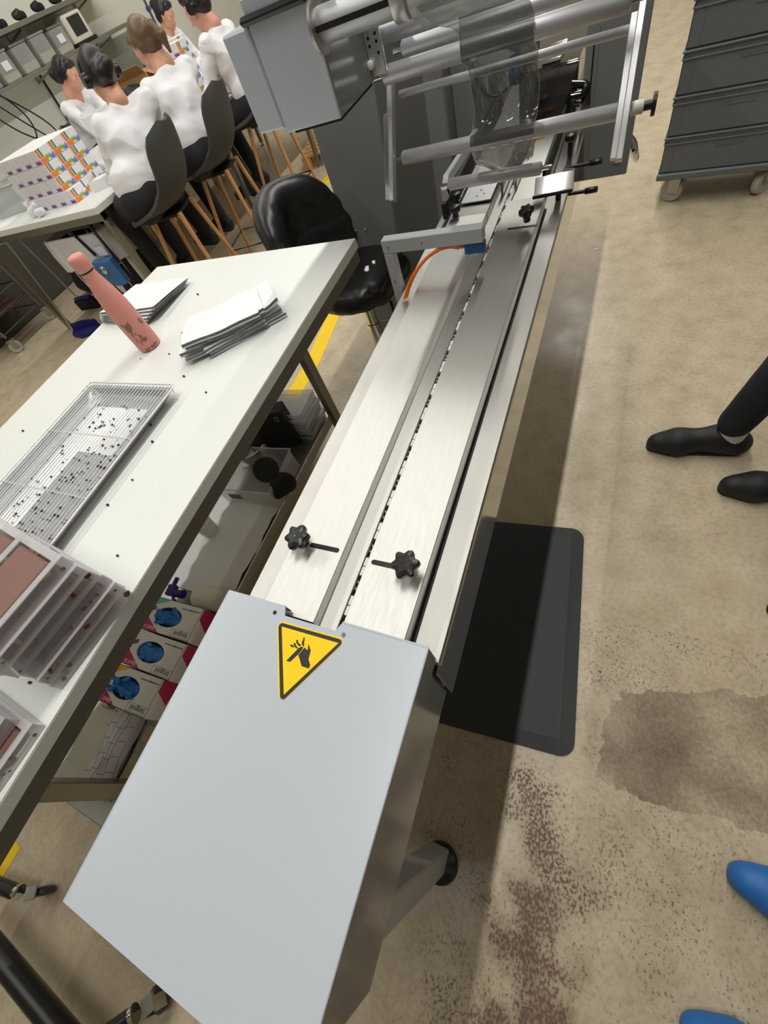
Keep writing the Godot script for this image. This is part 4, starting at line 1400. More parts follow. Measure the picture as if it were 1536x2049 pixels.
# ---------------------------------------------------------------- the shelf below the table
func text_mesh(s: String, size: float, depth := 0.0006) -> TextMesh:
	var f := SystemFont.new()
	f.font_names = PackedStringArray(["Droid Sans"])
	var m := TextMesh.new()
	m.text = s
	m.font = f
	m.font_size = 32
	m.pixel_size = size / 32.0
	m.depth = depth
	m.curve_step = 2.0
	return m


func letters(called: String, s: String, size: float, m: Material, parent: Node, tr: Transform3D) -> void:
	var o := MeshInstance3D.new()
	o.mesh = text_mesh(s, size)
	o.material_override = m
	o.name = numbered(called, parent)
	o.transform = tr
	parent.add_child(o, true)


func glove_box(at: Vector3, yaw: float, corner: Material, open: int, label: String) -> void:
	# long side along x, opening on top; the writing reads from the far side
	var t := thing("glove_box", label, "glove box", at, yaw, "glove boxes on the shelf")
	var L := 0.235
	var W := 0.118
	var H := 0.1
	# top with an oval hole
	var oval := []
	for k in 28:
		var a := TAU * k / 28
		oval.append(Vector2(-0.012 + 0.062 * cos(a), 0.034 * sin(a)))
	var b := nb()
	var outer := []
	for k in 28:
		var a := TAU * k / 28
		var d := Vector2(cos(a), sin(a))
		var s := 1.0 / maxf(absf(d.x) / (L / 2 + 0.012) if d.x > 0 else absf(d.x) / (L / 2 - 0.012), absf(d.y) / (W / 2))
		outer.append(Vector2(-0.012, 0) + d * s)
	for cp in [Vector2(L / 2, W / 2), Vector2(-L / 2, W / 2), Vector2(-L / 2, -W / 2), Vector2(L / 2, -W / 2)]:
		var best := 0
		for k in 28:
			if outer[k].distance_to(cp) < outer[best].distance_to(cp):
				best = k
		outer[best] = cp
	for k in 28:
		var l := (k + 1) % 28
		var P := [oval[k], outer[k], outer[l], oval[l]]
		b.quad(Vector3(P[0].x, H, P[0].y), Vector3(P[3].x, H, P[3].y), Vector3(P[2].x, H, P[2].y), Vector3(P[1].x, H, P[1].y))
		b.quad(Vector3(P[0].x, H, P[0].y), Vector3(P[0].x, H - 0.006, P[0].y), Vector3(P[3].x, H - 0.006, P[3].y), Vector3(P[3].x, H, P[3].y))
	var c := nb().box(Vector3(0, H / 2 - 0.003, W / 2 - 0.001), Vector3(L, H - 0.006, 0.002)).box(Vector3(0, H / 2 - 0.003, -W / 2 + 0.001), Vector3(L, H - 0.006, 0.002)).box(Vector3(L / 2 - 0.001, H / 2 - 0.003, 0), Vector3(0.002, H - 0.006, W)).box(Vector3(-L / 2 + 0.001, H / 2 - 0.003, 0), Vector3(0.002, H - 0.006, W)).box(Vector3(0, 0.001, 0), Vector3(L, 0.002, W))
	c.box(Vector3(0, H - 0.003, W / 2 - 0.001), Vector3(L, 0.006, 0.002)).box(Vector3(0, H - 0.003, -W / 2 + 0.001), Vector3(L, 0.006, 0.002)).box(Vector3(L / 2 - 0.001, H - 0.003, 0), Vector3(0.002, 0.006, W)).box(Vector3(-L / 2 + 0.001, H - 0.003, 0), Vector3(0.002, 0.006, W))
	obj("carton", c, M.card, t)
	obj("lid", b, M.card, t)
	# print
	obj("pink_print", nb().prism(PackedVector2Array([Vector2(-0.117, 0.058), Vector2(-0.02, 0.058), Vector2(-0.07, 0.03), Vector2(-0.117, 0.005)]), H, H + 0.0004), M.magenta, t)
	obj("pink_print", nb().at(T(Vector3(L / 2, 0, 0), 0, 0, -PI / 2)).prism(PackedVector2Array([Vector2(-0.02, -0.058), Vector2(-0.095, -0.058), Vector2(-0.095, -0.02), Vector2(-0.04, 0.012)]), 0, 0.0004), M.magenta, t)
	obj("corner_print", nb().prism(PackedVector2Array([Vector2(-0.117, -0.058), Vector2(-0.03, -0.058), Vector2(-0.117, -0.02)]), H, H + 0.0004), corner, t)
	obj("band_print", nb().prism(PackedVector2Array([Vector2(-0.117, -0.015), Vector2(-0.085, -0.028), Vector2(-0.082, -0.014), Vector2(-0.117, 0.0)]), H, H + 0.0005), M.print_grey, t)
	obj("dot_print", nb().at(T(Vector3(L / 2 + 0.0002, 0.084, -0.04), 0, 0, -PI / 2)).rod(Vector3.ZERO, Vector3(0, 0.0004, 0), 0.006, -1, 16), M.magenta, t)
	var lay := Basis(Vector3(0, 0, -1), PI) * Basis(Vector3.RIGHT, -PI / 2)
	lay = Basis(Vector3.UP, PI) * Basis(Vector3.RIGHT, -PI / 2)
	letters("maker_name", "bingold", 0.019, M.print_grey, t, Transform3D(lay, Vector3(0.075, H + 0.0006, 0.042)))
	letters("size_print", "Nitril 50+", 0.016, M.card, t, Transform3D(lay, Vector3(-0.075, H + 0.0008, 0.047)))
	letters("note_print", "zum einmaligen Gebrauch", 0.007, M.print_grey, t, Transform3D(lay, Vector3(0.07, H + 0.0006, -0.04)))
	var fr := nb()
	for q in [[0.03, 0.0305, 0.118, 0.0315], [0.03, 0.0535, 0.118, 0.0545], [0.03, 0.0305, 0.031, 0.0545], [0.1165, 0.0305, 0.1175, 0.0545]]:
		fr.bar(Vector3(q[0], H, q[1]), Vector3(minf(q[2], 0.1175), H + 0.0004, q[3]))
	obj("name_frame", fr, M.print_grey, t)
	# the blue gloves inside, crumpled, pulled out a little where the box is open
	var r := RandomNumberGenerator.new()
	r.seed = 40 + open
	var bones := []
	for k in 16:
		var a := Vector3(-0.012 + r.randf_range(-0.05, 0.05), H - 0.02 + r.randf() * (0.012 + 0.012 * open), r.randf_range(-0.024, 0.024))
		bones.append([a, a + Vector3(r.randf_range(-0.02, 0.02), r.randf_range(-0.004, 0.008 + 0.008 * open), r.randf_range(-0.016, 0.016)), 0.009, 0.005])
	bones.append([Vector3(-0.06, H - 0.035, 0), Vector3(0.035, H - 0.035, 0), 0.03, 0.03])
	var g := blob(bones, 0.0028, 0.005)
	tag_part(obj("gloves", nb().add(g), M.glove, t), "blue disposable gloves crumpled in the opening")


func tag_part(o: Node, label: String) -> void:
	o.set_meta("label", label)


func on_shelf() -> void:
	var sy := 0.249
	glove_box(Vector3(-1.205, sy, 0.163), 0.05, M.maize, 2, "white glove box with a yellow corner, gloves pulled out, nearest the towels")
	glove_box(Vector3(-1.19, sy, 0.042), 0.03, M.card, 0, "white glove box with a plain oval of blue gloves, middle of the three")
	glove_box(Vector3(-1.2, sy, -0.079), 0.04, M.teal, 1, "white glove box with a teal corner, beside the spray bottle")
	# spray bottle lying on its side
	var t := thing("spray_bottle", "cloudy white spray bottle with a dark blue trigger lying behind the glove boxes", "bottle", Vector3(-1.17, sy + 0.046, -0.185), 0.12)
	t.rotation.z = 0.0
	obj("flask", nb().at(T(Vector3(-0.07, 0, 0), 0, 0, -PI / 2)).lathe([Vector2(0, 0.19), Vector2(0.037, 0.19), Vector2(0.044, 0.18), Vector2(0.045, 0.06), Vector2(0.04, 0.03), Vector2(0.022, 0.008), Vector2(0.014, 0.0), Vector2(0.014, -0.02)].map(func(q): return Vector2(q.x, 0.19 - q.y)), 28), M.cream, t)
	t.get_node("flask").transform = T(Vector3(0.05, 0, 0), 0, PI, 0)
	obj("trigger", nb().rod(Vector3(-0.09, 0, 0), Vector3(-0.135, 0, 0), 0.016, 0.014).bar(Vector3(-0.17, -0.012, -0.03), Vector3(-0.135, 0.012, 0.012), 0.004).tube(bez([Vector3(-0.13, 0.0, 0.01), Vector3(-0.11, 0.02, 0.03), Vector3(-0.085, 0.03, 0.035)], 8), 0.006).rod(Vector3(-0.155, 0, -0.03), Vector3(-0.155, 0, -0.06), 0.008), M.blue_dark, t)
	# white sheets lining the shelf
	var g := []
	for i in 16:
		var row := []
		for j in 10:
			var x := -1.58 + 0.5 * j / 9.0
			var z := -0.62 + 0.42 * i / 15.0
			row.append(Vector3(x, sy + 0.010 + 0.005 * sin(i * 0.8 + j * 0.6) * sin(j * 0.9) + 0.003 * sin(i * 2.1 - j), z))
		g.append(row)
	tag(obj("liner_sheet", nb().sheet(g), M.paper), "crumpled white paper lining the steel shelf beside the spray bottle", "paper")
	# round white tub standing up
	t = thing("round_tub", "round pale tub standing on the white lining paper under the table", "tub", Vector3(-1.345, sy + 0.012, -0.455))
	obj("tub", nb().lathe([Vector2(0, 0), Vector2(0.034, 0), Vector2(0.038, 0.06), Vector2(0, 0.06)], 28), M.cream, t)
	obj("lid", nb().lathe([Vector2(0, 0.058), Vector2(0.041, 0.058), Vector2(0.041, 0.068), Vector2(0.038, 0.07), Vector2(0, 0.07)], 28), M.cream, t)
	# clear storage box holding jar, wires and chrome bowl
	t = thing("storage_box", "clear plastic storage box with a dark label near the middle of the shelf", "box", Vector3(-1.215, sy + 0.002, -0.72), 0.06)
	var wl := nb()
	for s in [[0.0, 0.108, 0.27, 0.002], [0.0, -0.108, 0.27, 0.002], [0.135, 0.0, 0.002, 0.216], [-0.135, 0.0, 0.002, 0.216]]:
		wl.box(Vector3(s[0], 0.055, s[1]), Vector3(s[2], 0.11, s[3]), 0.0008)
	wl.box(Vector3(0, 0.001, 0), Vector3(0.27, 0.002, 0.216))
	obj("wall", wl, M.clear_bag, t)
	obj("rim", nb().tube([Vector3(-0.139, 0.11, -0.112), Vector3(0.139, 0.11, -0.112), Vector3(0.139, 0.11, 0.112), Vector3(-0.139, 0.11, 0.112)], 0.0035, 6, true), M.poly_edge, t)
	obj("label", nb().box(Vector3(-0.06, 0.06, 0.1105), Vector3(0.06, 0.03, 0.001)), M.print_grey, t)
	t = thing("jar", "clear jar with a wide black screw lid lying in the storage box", "jar", Vector3(-1.13, sy + 0.115, -0.735))
	obj("glass", nb().at(T(Vector3(0, 0, 0), 0.5, 0.9)).lathe([Vector2(0, -0.09), Vector2(0.04, -0.09), Vector2(0.047, -0.08), Vector2(0.047, 0.02), Vector2(0.042, 0.03)], 28), M.clear_bag, t)
	obj("contents", nb().at(T(Vector3(0, 0, 0), 0.5, 0.9)).lathe([Vector2(0, -0.087), Vector2(0.04, -0.087), Vector2(0.045, -0.078), Vector2(0.045, -0.02), Vector2(0, -0.01)], 24), M.black_matt, t)
	obj("lid", nb().at(T(Vector3(0, 0, 0), 0.5, 0.9)).lathe([Vector2(0, 0.028), Vector2(0.05, 0.028), Vector2(0.051, 0.05), Vector2(0.048, 0.054), Vector2(0, 0.054)], 32), M.black_matt, t)
	tag(obj("black_pouch", nb().add(blob([[Vector3(-1.08, sy + 0.06, -0.66), Vector3(-1.05, sy + 0.07, -0.70), 0.03, 0.04], [Vector3(-1.07, sy + 0.11, -0.67), Vector3(-1.06, sy + 0.1, -0.70), 0.02, 0.022]], 0.006, 0.03)), M.black_matt), "small soft black bag squeezed against the edge of the shelf by the storage box", "bag")
	t = thing("steel_bowl", "shiny chrome bowl with a wire handle beside the black folder", "bowl", Vector3(-1.34, sy + 0.002, -0.86))
	obj("bowl", nb().lathe([Vector2(0, 0), Vector2(0.05, 0.002), Vector2(0.085, 0.03), Vector2(0.098, 0.08), Vector2(0.1, 0.1), Vector2(0.104, 0.1), Vector2(0.106, 0.102), Vector2(0.1, 0.103), Vector2(0.094, 0.08), Vector2(0.08, 0.034), Vector2(0.045, 0.006), Vector2(0, 0.004)], 40), M.steel_mirror, t)
	obj("handle", nb().tube(bez([Vector3(0.0, 0.1, 0.104), Vector3(0.14, 0.17, 0.09), Vector3(0.15, 0.17, -0.08), Vector3(0.0, 0.1, -0.104)], 16), 0.002, 6), M.black, t)
	t = thing("document_box", "upright black document box with a round finger hole under the table", "box", Vector3(-1.27, sy + 0.002, -0.95), 0.35)
	obj("case", nb().bar(Vector3(-0.12, 0, -0.035), Vector3(0.12, 0.2, 0.035), 0.004), M.black_matt, t)
	var hole := []
	for k in 20:
		hole.append(Vector3(0.085 + 0.009 * cos(TAU * k / 20), 0.165 + 0.012 * sin(TAU * k / 20), 0.0355))
	obj("ring", nb().tube(hole, 0.0012, 5, true), M.alu, t)
	# clear trays stacked at the far end
	var proto: Node3D = null
	for k in 7:
		var at := Vector3(-1.235 + 0.006 * sin(k * 1.9), sy + 0.002 + 0.021 * k, -1.055 + 0.004 * cos(k * 2.7))
		var lab := "thin clear tray in the stack at the shelf's far end"
		if k == 0:
			lab = "thin clear tray, lowest of the stack at the shelf's far end"
		if k == 0:
			proto = thing("clear_tray", lab, "tray", at, 0.05, "clear trays stacked at the far end of the shelf")
			var b := nb()
			for s in [[0.0, 0.075, 0.29, 0.0015], [0.0, -0.075, 0.29, 0.0015], [0.145, 0.0, 0.0015, 0.15], [-0.145, 0.0, 0.0015, 0.15]]:
				b.box(Vector3(s[0], 0.01, s[1]), Vector3(s[2], 0.02, s[3]))
			b.box(Vector3(0, 0.001, 0), Vector3(0.29, 0.002, 0.15))
			obj("wall", b, M.clear_bag, proto)
			obj("rim", nb().tube([Vector3(-0.148, 0.02, -0.078), Vector3(0.148, 0.02, -0.078), Vector3(0.148, 0.02, 0.078), Vector3(-0.148, 0.02, 0.078)], 0.0016, 5, true), M.poly_edge, proto)
		else:
			dup(proto, at, 0.05 + 0.03 * sin(k * 3.3), lab.replace("in the stack", ", %s of the stack" % ["", "second from the bottom", "third from the bottom", "middle one", "third from the top", "second from the top", "topmost"][k]).replace(" ,", ","))
	# towels and corrugated card near the leg
	towel(Vector3(-1.355, sy + 0.03, 0.36), Vector2(0.22, 0.24), -0.12, M.cloth, 3, "cream cotton towel with green edging folded on the shelf")
	towel(Vector3(-1.215, sy + 0.025, 0.345), Vector2(0.125, 0.25), 0.12, M.towel_check, 5, "white kitchen towel with thin purple checks hanging by the glove boxes")
	t = thing("corrugated_card", "pale corrugated cardboard with its ridges showing behind the grey end cover", "cardboard", Vector3(-1.11, sy + 0.001, 0.31))
	obj("sheet", nb().bar(Vector3(-0.032, 0, -0.07), Vector3(0.03, 0.004, 0.1)), M.cardboard, t)
	for k in 30:
		obj("ridge", nb().rod(Vector3(-0.032, 0.005, -0.068 + k * 0.0057), Vector3(0.03, 0.005, -0.068 + k * 0.0057), 0.0019, -1, 6), M.cardboard, t)
	obj("tape", nb().bar(Vector3(-0.033, 0.0055, -0.02), Vector3(0.031, 0.0078, 0.012)), M.grey_bracket, t)


func towel(c: Vector3, s: Vector2, yaw: float, m: Material, waves: int, label: String) -> void:
	var t := thing("kitchen_towel", label, "towel", c, yaw)
	for layer in 2:
		var g := []
		for i in 26:
			var row := []
			for j in 26:
				var u := i / 25.0 - 0.5
				var v := j / 25.0 - 0.5
				var y := 0.010 * sin(v * waves * 6.0 + u * 2.0 + layer) + 0.006 * sin(u * 9.0 + v * 4.0) - 0.03 * pow(absf(v) * 2.0, 4.0) + 0.012 * (1 - layer)
				row.append(Vector3(v * s.x * (1.0 - 0.1 * layer), y - 0.012 * layer, -u * s.y + 0.006 * sin(v * 14.0)))
			g.append(row)
		for r in g:
			r.reverse()
		obj("fold", nb().sheet(g, 0.002), m, t)
	if m == M.cloth:
		obj("hem", nb().tube([Vector3(s.x * 0.5, 0.0, -s.y * 0.5), Vector3(s.x * 0.5, -0.012, 0), Vector3(s.x * 0.5, -0.012, s.y * 0.5)], 0.0025, 5), M.teal_dull, t)


# ---------------------------------------------------------------- seats and people
func shell_seat(w: float, dpt: float, hb: float, cup: float, th: float, rnd := 0.8) -> B:
	# a bucket shell: the front lip, the pan, then the back, facing -z; its pan's middle is the origin
	var prof := bez([Vector3(0, 0.0, -dpt * 0.55), Vector3(0, 0.01, -dpt * 0.3), Vector3(0, -0.04, dpt * 0.35), Vector3(0, hb * 0.12, dpt * 0.52), Vector3(0, hb * 0.6, dpt * 0.55), Vector3(0, hb, dpt * 0.66)], 22)
	var g := []
	for i in prof.size():
		var u := float(i) / (prof.size() - 1)
		var ww := w * 0.5
		if u > rnd:
			ww *= sqrt(maxf(0.0, 1.0 - pow((u - rnd) / (1.0 - rnd), 2.6))) * 0.7 + 0.3
		if u < 0.16:
			ww *= 0.72 + 0.28 * sqrt(1.0 - pow((0.16 - u) / 0.16, 2.0))
		var tang: Vector3 = prof[mini(i + 1, prof.size() - 1)] - prof[maxi(i - 1, 0)]
		var nrm := Vector3(0, -tang.z, tang.y).normalized() * -1.0
		var row := []
		for j in 19:
			var v := (j / 18.0 - 0.5) * 2.0
			var c := cup * pow(absf(v), 2.2) * clampf(u * 2.2, 0.15, 1.0) * ww / (w * 0.5)
			row.append(prof[i] + Vector3(v * ww, 0, 0) + nrm * c)
		g.append(row)
	return nb().sheet(g, th)


func bar_stool(label: String, at: Vector3, yaw: float, sh: float) -> Node3D:
	var t := thing("bar_stool", label, "stool", at, yaw, "bar stools at the packing table")
	var se := shell_seat(0.42, 0.40, 0.36, 0.07, 0.02)
	var o := obj("seat", se, M.felt, t)
	o.position = Vector3(0, sh, 0)
	for s in [[-1, -1], [1, -1], [-1, 1], [1, 1]]:
		obj("leg", nb().rod(Vector3(s[0] * 0.11, sh - 0.03, s[1] * 0.10), Vector3(s[0] * 0.215, 0.0, s[1] * 0.205), 0.0155, 0.011, 12), M.wood, t)
	obj("frame", nb().bar(Vector3(-0.10, sh - 0.05, -0.09), Vector3(0.10, sh - 0.03, 0.09), 0.004), M.black_matt, t)
	var f := []
	for s in [[-1, -1], [1, -1], [1, 1], [-1, 1]]:
		f.append(Vector3(s[0] * 0.175, 0.27, s[1] * 0.166))
	obj("foot_rest", nb().tube(f, 0.006, 7, true), M.black, t)
	return t


func swivel_chair() -> void:
	# worn black seat: pad and wrap-round back of imitation leather on a chrome column
	var t := thing("swivel_chair", "black imitation leather swivel chair, its torn back edge showing foam, between table and machine", "chair", Vector3(-1.01, 0, -1.655), -1.72)
	var sy := 0.57
	var pad := []
	for k in 7:
		var z := (k - 3) * 0.055
		var hw := sqrt(maxf(0.0, 0.17 * 0.17 - z * z * 0.75))
		pad.append([Vector3(-hw, sy + 0.006, z), Vector3(hw, sy + 0.006, z), 0.05, 0.05])
	obj("seat", nb().add(blob(pad, 0.01, 0.03)), M.leather, t)
	var g := []
	for i in 22:
		var h := i / 21.0
		var row := []
		for j in 25:
			var a := (j / 24.0 - 0.5) * 2.0
			var w := 0.21 * (0.72 + 0.28 * smoothstep(0.0, 0.35, h))
			if h > 0.45:
				w *= sqrt(maxf(0.0, 1.0 - pow((h - 0.45) / 0.55, 2.2))) * 0.8 + 0.2
			row.append(Vector3(0.045 - a * w, sy + 0.02 + 0.37 * h - 0.02 * a * a, 0.19 + 0.07 * h - 0.13 * a * a * (w / 0.21)))
		g.append(row)
	var fat := []
	for i in [2, 6, 10, 14, 17, 19]:
		var rr: Array = g[i]
		for j in range(0, 24, 2):
			fat.append([rr[j] + Vector3(0, 0, 0.012), rr[j + 2] + Vector3(0, 0, 0.012), 0.026, 0.026])
	obj("backrest", nb().add(blob(fat, 0.009, 0.06)), M.leather, t)
	var tear := []
	for k in range(0, 10):
		if k == 4 or k == 7:
			continue
		var q: Vector3 = g[k][0]
		var q2: Vector3 = g[k + 1][0]
		var rr: float = [0.016, 0.019, 0.02, 0.018, 0, 0.014, 0.012, 0, 0.009, 0.007][k]
		tear.append([q + Vector3(0.018, 0, -0.004), q2 + Vector3(0.018 + 0.003 * sin(k * 2.3), 0, -0.004), rr, rr])
	obj("torn_foam", nb().add(blob(tear, 0.004, 0.01)), M.foam, t)
	obj("backrest_strut", nb().beam(Vector3(0, sy - 0.02, 0.1), Vector3(0, sy + 0.12, 0.235), 0.12, 0.02, 0.004), M.leather, t)
	obj("column", nb().lathe([Vector2(0, 0.06), Vector2(0.031, 0.06), Vector2(0.031, 0.36), Vector2(0.026, 0.362), Vector2(0.026, sy - 0.05), Vector2(0.07, sy - 0.045), Vector2(0, sy - 0.04)], 24), M.chrome, t)
	obj("lever", nb().tube([Vector3(0.03, sy - 0.055, -0.06), Vector3(0.03, sy - 0.06, -0.155), Vector3(0.03, sy - 0.08, -0.16)], 0.004, 7).rod(Vector3(0.03, sy - 0.075, -0.16), Vector3(0.032, sy - 0.16, -0.162), 0.0075, -1, 10, 0.002), M.black, t)
	obj("base", nb().lathe([Vector2(0, 0), Vector2(0.2, 0), Vector2(0.205, 0.008), Vector2(0.19, 0.016), Vector2(0.06, 0.04), Vector2(0.035, 0.06), Vector2(0, 0.06)], 40), M.chrome, t)
	var spots := [PackedVector2Array([Vector2(-0.055, -0.075), Vector2(-0.03, -0.09), Vector2(-0.03, -0.078), Vector2(-0.048, -0.062)]), PackedVector2Array([Vector2(-0.015, -0.065), Vector2(0.018, -0.085), Vector2(0.028, -0.078), Vector2(0.02, -0.062), Vector2(-0.01, -0.052)])]
	for p in spots:
		obj("worn_patch", nb().prism(p, sy + 0.055, sy + 0.0595), M.white_plastic, t)


var head_cache := []
var hand_cache := []


func head_shape() -> Array:
	# faces -z, centre of the skull at the origin; eyes at half height
	if head_cache.is_empty():
		var b := [
			[Vector3(0, 0.025, 0.02), Vector3(0, 0.02, -0.005), 0.078, 0.077], [Vector3(0, 0.0, -0.01), Vector3(0, -0.045, -0.03), 0.066, 0.054],
			[Vector3(0, -0.075, -0.052), Vector3(0, -0.085, -0.06), 0.031, 0.022], [Vector3(-0.03, -0.06, -0.02), Vector3(0.03, -0.06, -0.02), 0.034, 0.034],
			[Vector3(0, 0.0, -0.08), Vector3(0, -0.032, -0.097), 0.008, 0.0115, 0.012], [Vector3(-0.009, -0.034, -0.088), Vector3(0.009, -0.034, -0.088), 0.008, 0.008, 0.01],
			[Vector3(-0.045, 0.018, -0.067), Vector3(0.045, 0.018, -0.067), 0.012, 0.012, 0.012],
			[Vector3(-0.018, -0.056, -0.081), Vector3(0.018, -0.056, -0.081), 0.0065, 0.0065, 0.006], [Vector3(-0.014, -0.066, -0.079), Vector3(0.014, -0.066, -0.079), 0.0065, 0.0065, 0.006],
			[Vector3(0.045, -0.02, -0.058), Vector3(0.03, -0.05, -0.055), 0.02, 0.018, 0.02], [Vector3(-0.045, -0.02, -0.058), Vector3(-0.03, -0.05, -0.055), 0.02, 0.018, 0.02],
			[Vector3(0.079, 0.012, 0.008), Vector3(0.077, -0.026, 0.0), 0.011, 0.008, 0.008], [Vector3(-0.079, 0.012, 0.008), Vector3(-0.077, -0.026, 0.0), 0.011, 0.008, 0.008],
			[Vector3(0, -0.06, 0.015), Vector3(0, -0.13, 0.03), 0.05, 0.052]]
		head_cache = blob(b, 0.0045, 0.025)
	return head_cache


func hand_shape() -> Array:
	# right hand: wrist at the origin, fingers towards -z, palm down, thumb to -x, relaxed curl
	if hand_cache.is_empty():
		var b := [[Vector3(0, 0, 0.01), Vector3(0.0, 0, -0.03), 0.022, 0.022], [Vector3(-0.02, 0, -0.03), Vector3(-0.026, -0.002, -0.085), 0.016, 0.012], [Vector3(0.02, 0, -0.03), Vector3(0.026, -0.004, -0.078), 0.016, 0.011], [Vector3(0, 0.002, -0.03), Vector3(0, 0.0, -0.085), 0.017, 0.012]]
		var fi := [[-0.029, -0.088, 0.07], [-0.010, -0.092, 0.078], [0.010, -0.089, 0.072], [0.028, -0.08, 0.056]]
		for f in fi:
			var a := Vector3(f[0], -0.002, f[1])
			var l: float = f[2]
			var p1 := a + Vector3(f[0] * 0.12, -0.012, -l * 0.45)
			var p2 := p1 + Vector3(0, -0.02, -l * 0.27)
			var p3 := p2 + Vector3(0, -0.018, -l * 0.1)
			b.append_array([[a + Vector3(0, 0, 0.02), p1, 0.0095, 0.0085, 0.006], [p1, p2, 0.0085, 0.0078, 0.006], [p2, p3, 0.0078, 0.007, 0.006]])
		b.append_array([[Vector3(-0.018, -0.004, -0.02), Vector3(-0.045, -0.012, -0.045), 0.014, 0.011, 0.01], [Vector3(-0.045, -0.012, -0.045), Vector3(-0.055, -0.02, -0.072), 0.0105, 0.0095, 0.006], [Vector3(-0.055, -0.02, -0.072), Vector3(-0.05, -0.028, -0.092), 0.0095, 0.008, 0.006]])
		hand_cache = blob(b, 0.0042, 0.012)
	return hand_cache


func elbow(a: Vector3, c: Vector3, l1: float, l2: float, hint: Vector3) -> Vector3:
	var d := c - a
	var L := minf(d.length(), (l1 + l2) * 0.995)
	var x := (l1 * l1 - l2 * l2 + L * L) / (2 * L)
	var h := sqrt(maxf(l1 * l1 - x * x, 0.0))
	var n := d.normalized()
	var p := (hint - n * hint.dot(n)).normalized()
	return a + n * x + p * h


# s: pelvis, chest, neck, head centre, face direction, hands, knees, ankles (all in the person's own frame, facing -z), hair style
func person(label: String, at: Vector3, yaw: float, s: Dictionary) -> Node3D:
	var t := thing("person", label, "person", at, yaw, s.get("group", ""))
	var pel: Vector3 = s.pelvis
	var che: Vector3 = s.chest
	var nek: Vector3 = s.neck
	var hed: Vector3 = s.head
	var up := (nek - che).normalized()
	var skin := []
	var shirt := []
	var legs := []
	var sleeves := []
	shirt.append_array([[pel + Vector3(-0.065, 0.055, 0.0), pel + Vector3(0.065, 0.055, 0.0), 0.122, 0.122], [pel + Vector3(0, 0.06, 0), che, 0.115, 0.115], [che + Vector3(-0.05, 0, 0), che + Vector3(0.05, 0, 0), 0.115, 0.115], [che, nek - up * 0.05, 0.115, 0.06]])
	skin.append([nek - up * 0.06, hed + Vector3(0, -0.05, 0.02), 0.055, 0.052])
	var body := nb()
	for k in 2:
		var sg := -1.0 if k == 0 else 1.0
		var sh := nek + Vector3(sg * 0.165, -0.055, 0.005)
		var hd: Vector3 = s.hands[k]
		var el := elbow(sh, hd, 0.28, 0.25, Vector3(sg * 0.55, -0.9, 0.35))
		shirt.append_array([[nek - up * 0.05, sh, 0.045, 0.056], [che + Vector3(sg * 0.08, 0.06, 0), sh, 0.082, 0.052]])
		var cuff: float = s.get("sleeve", 0.8)
		sleeves.append(blob([[sh, el, 0.06, 0.053], [el, el.lerp(hd, cuff), 0.057, 0.046], [el.lerp(hd, cuff * 0.9), el.lerp(hd, cuff), 0.049, 0.051]], 0.012, 0.02))
		skin.append([el, hd, 0.04, 0.026])
		var dir := (hd - el).normalized()
		var zax := -dir
		var xax := Vector3.UP.cross(zax).normalized()
		var bs := Basis(xax, zax.cross(xax), zax)
		if sg < 0:
			bs = Basis(-xax, zax.cross(xax), zax)
		body.add(hand_shape(), Transform3D(bs, hd))
		var hip := pel + Vector3(sg * 0.09, -0.03, 0)
		legs.append_array([[hip, s.knees[k], 0.105, 0.072], [s.knees[k], s.knees[k].lerp(s.ankles[k], s.get("cuff", 0.96)), 0.066, 0.054], [pel + Vector3(0, -0.01, 0.01), hip + Vector3(0, 0, 0.02), 0.12, 0.118]])
		skin.append_array([[hip, s.knees[k], 0.06, 0.05], [s.knees[k], s.ankles[k] - Vector3(0, 0.03, 0), 0.045, 0.036]])
	skin.append([pel, che, 0.09, 0.09])
	skin.append([che, nek, 0.08, 0.05])
	
	body.add(blob(skin, 0.014, 0.03))
	var face: Basis = Basis.from_euler(s.get("look", Vector3.ZERO))
	body.add(head_shape(), Transform3D(face, hed))
	obj("body", body, M.skin, t)
	if s.get("mouth", true):
		for x in [-0.03, 0.03]:
			obj("eye", nb().at(Transform3D(face, hed)).ball(Vector3(x, 0.0, -0.0745), Vector3(0.011, 0.006, 0.006), 10), M.hair_dark, t)
			obj("eyebrow", nb().at(Transform3D(face, hed)).beam(Vector3(x - 0.014, 0.022, -0.0765), Vector3(x + 0.014, 0.022, -0.0765), 0.004, 0.006, 0.001), M.hair_dark, t)
	obj("shirt", nb().add(folds(blob(shirt, 0.011, 0.035), 5 + int(at.z * -10))).add(folds(sleeves[0], 8)).add(folds(sleeves[1], 9)), s.get("shirt", M.shirt), t)
	obj("trousers", nb().add(blob(legs, 0.014, 0.05)), s.get("trousers", M.trousers), t)
	for k in 2:
		var a: Vector3 = s.ankles[k]
		var toe: Vector3 = s.toes[k]
		make_shoe(t, a, toe, s.get("shoe", M.shoe))
	hair(t, s.get("hair", "bun"), face, hed, s.get("hair_mat", M.hair_dark))
	if s.get("headset", false):
		var arc := []
		for k in 17:
			var a := PI * k / 16.0
			arc.append(Transform3D(face, hed) * Vector3(0.1 * cos(a), 0.015 + 0.098 * sin(a), 0.015))
		obj("headset", nb().tube(arc, 0.008, 7).at(Transform3D(face, hed)).rod(Vector3(0.083, 0.0, 0.012), Vector3(0.112, 0.0, 0.012), 0.036, 0.03, 16).rod(Vector3(-0.083, 0.0, 0.012), Vector3(-0.112, 0.0, 0.012), 0.036, 0.03, 16), M.black, t)
	return t


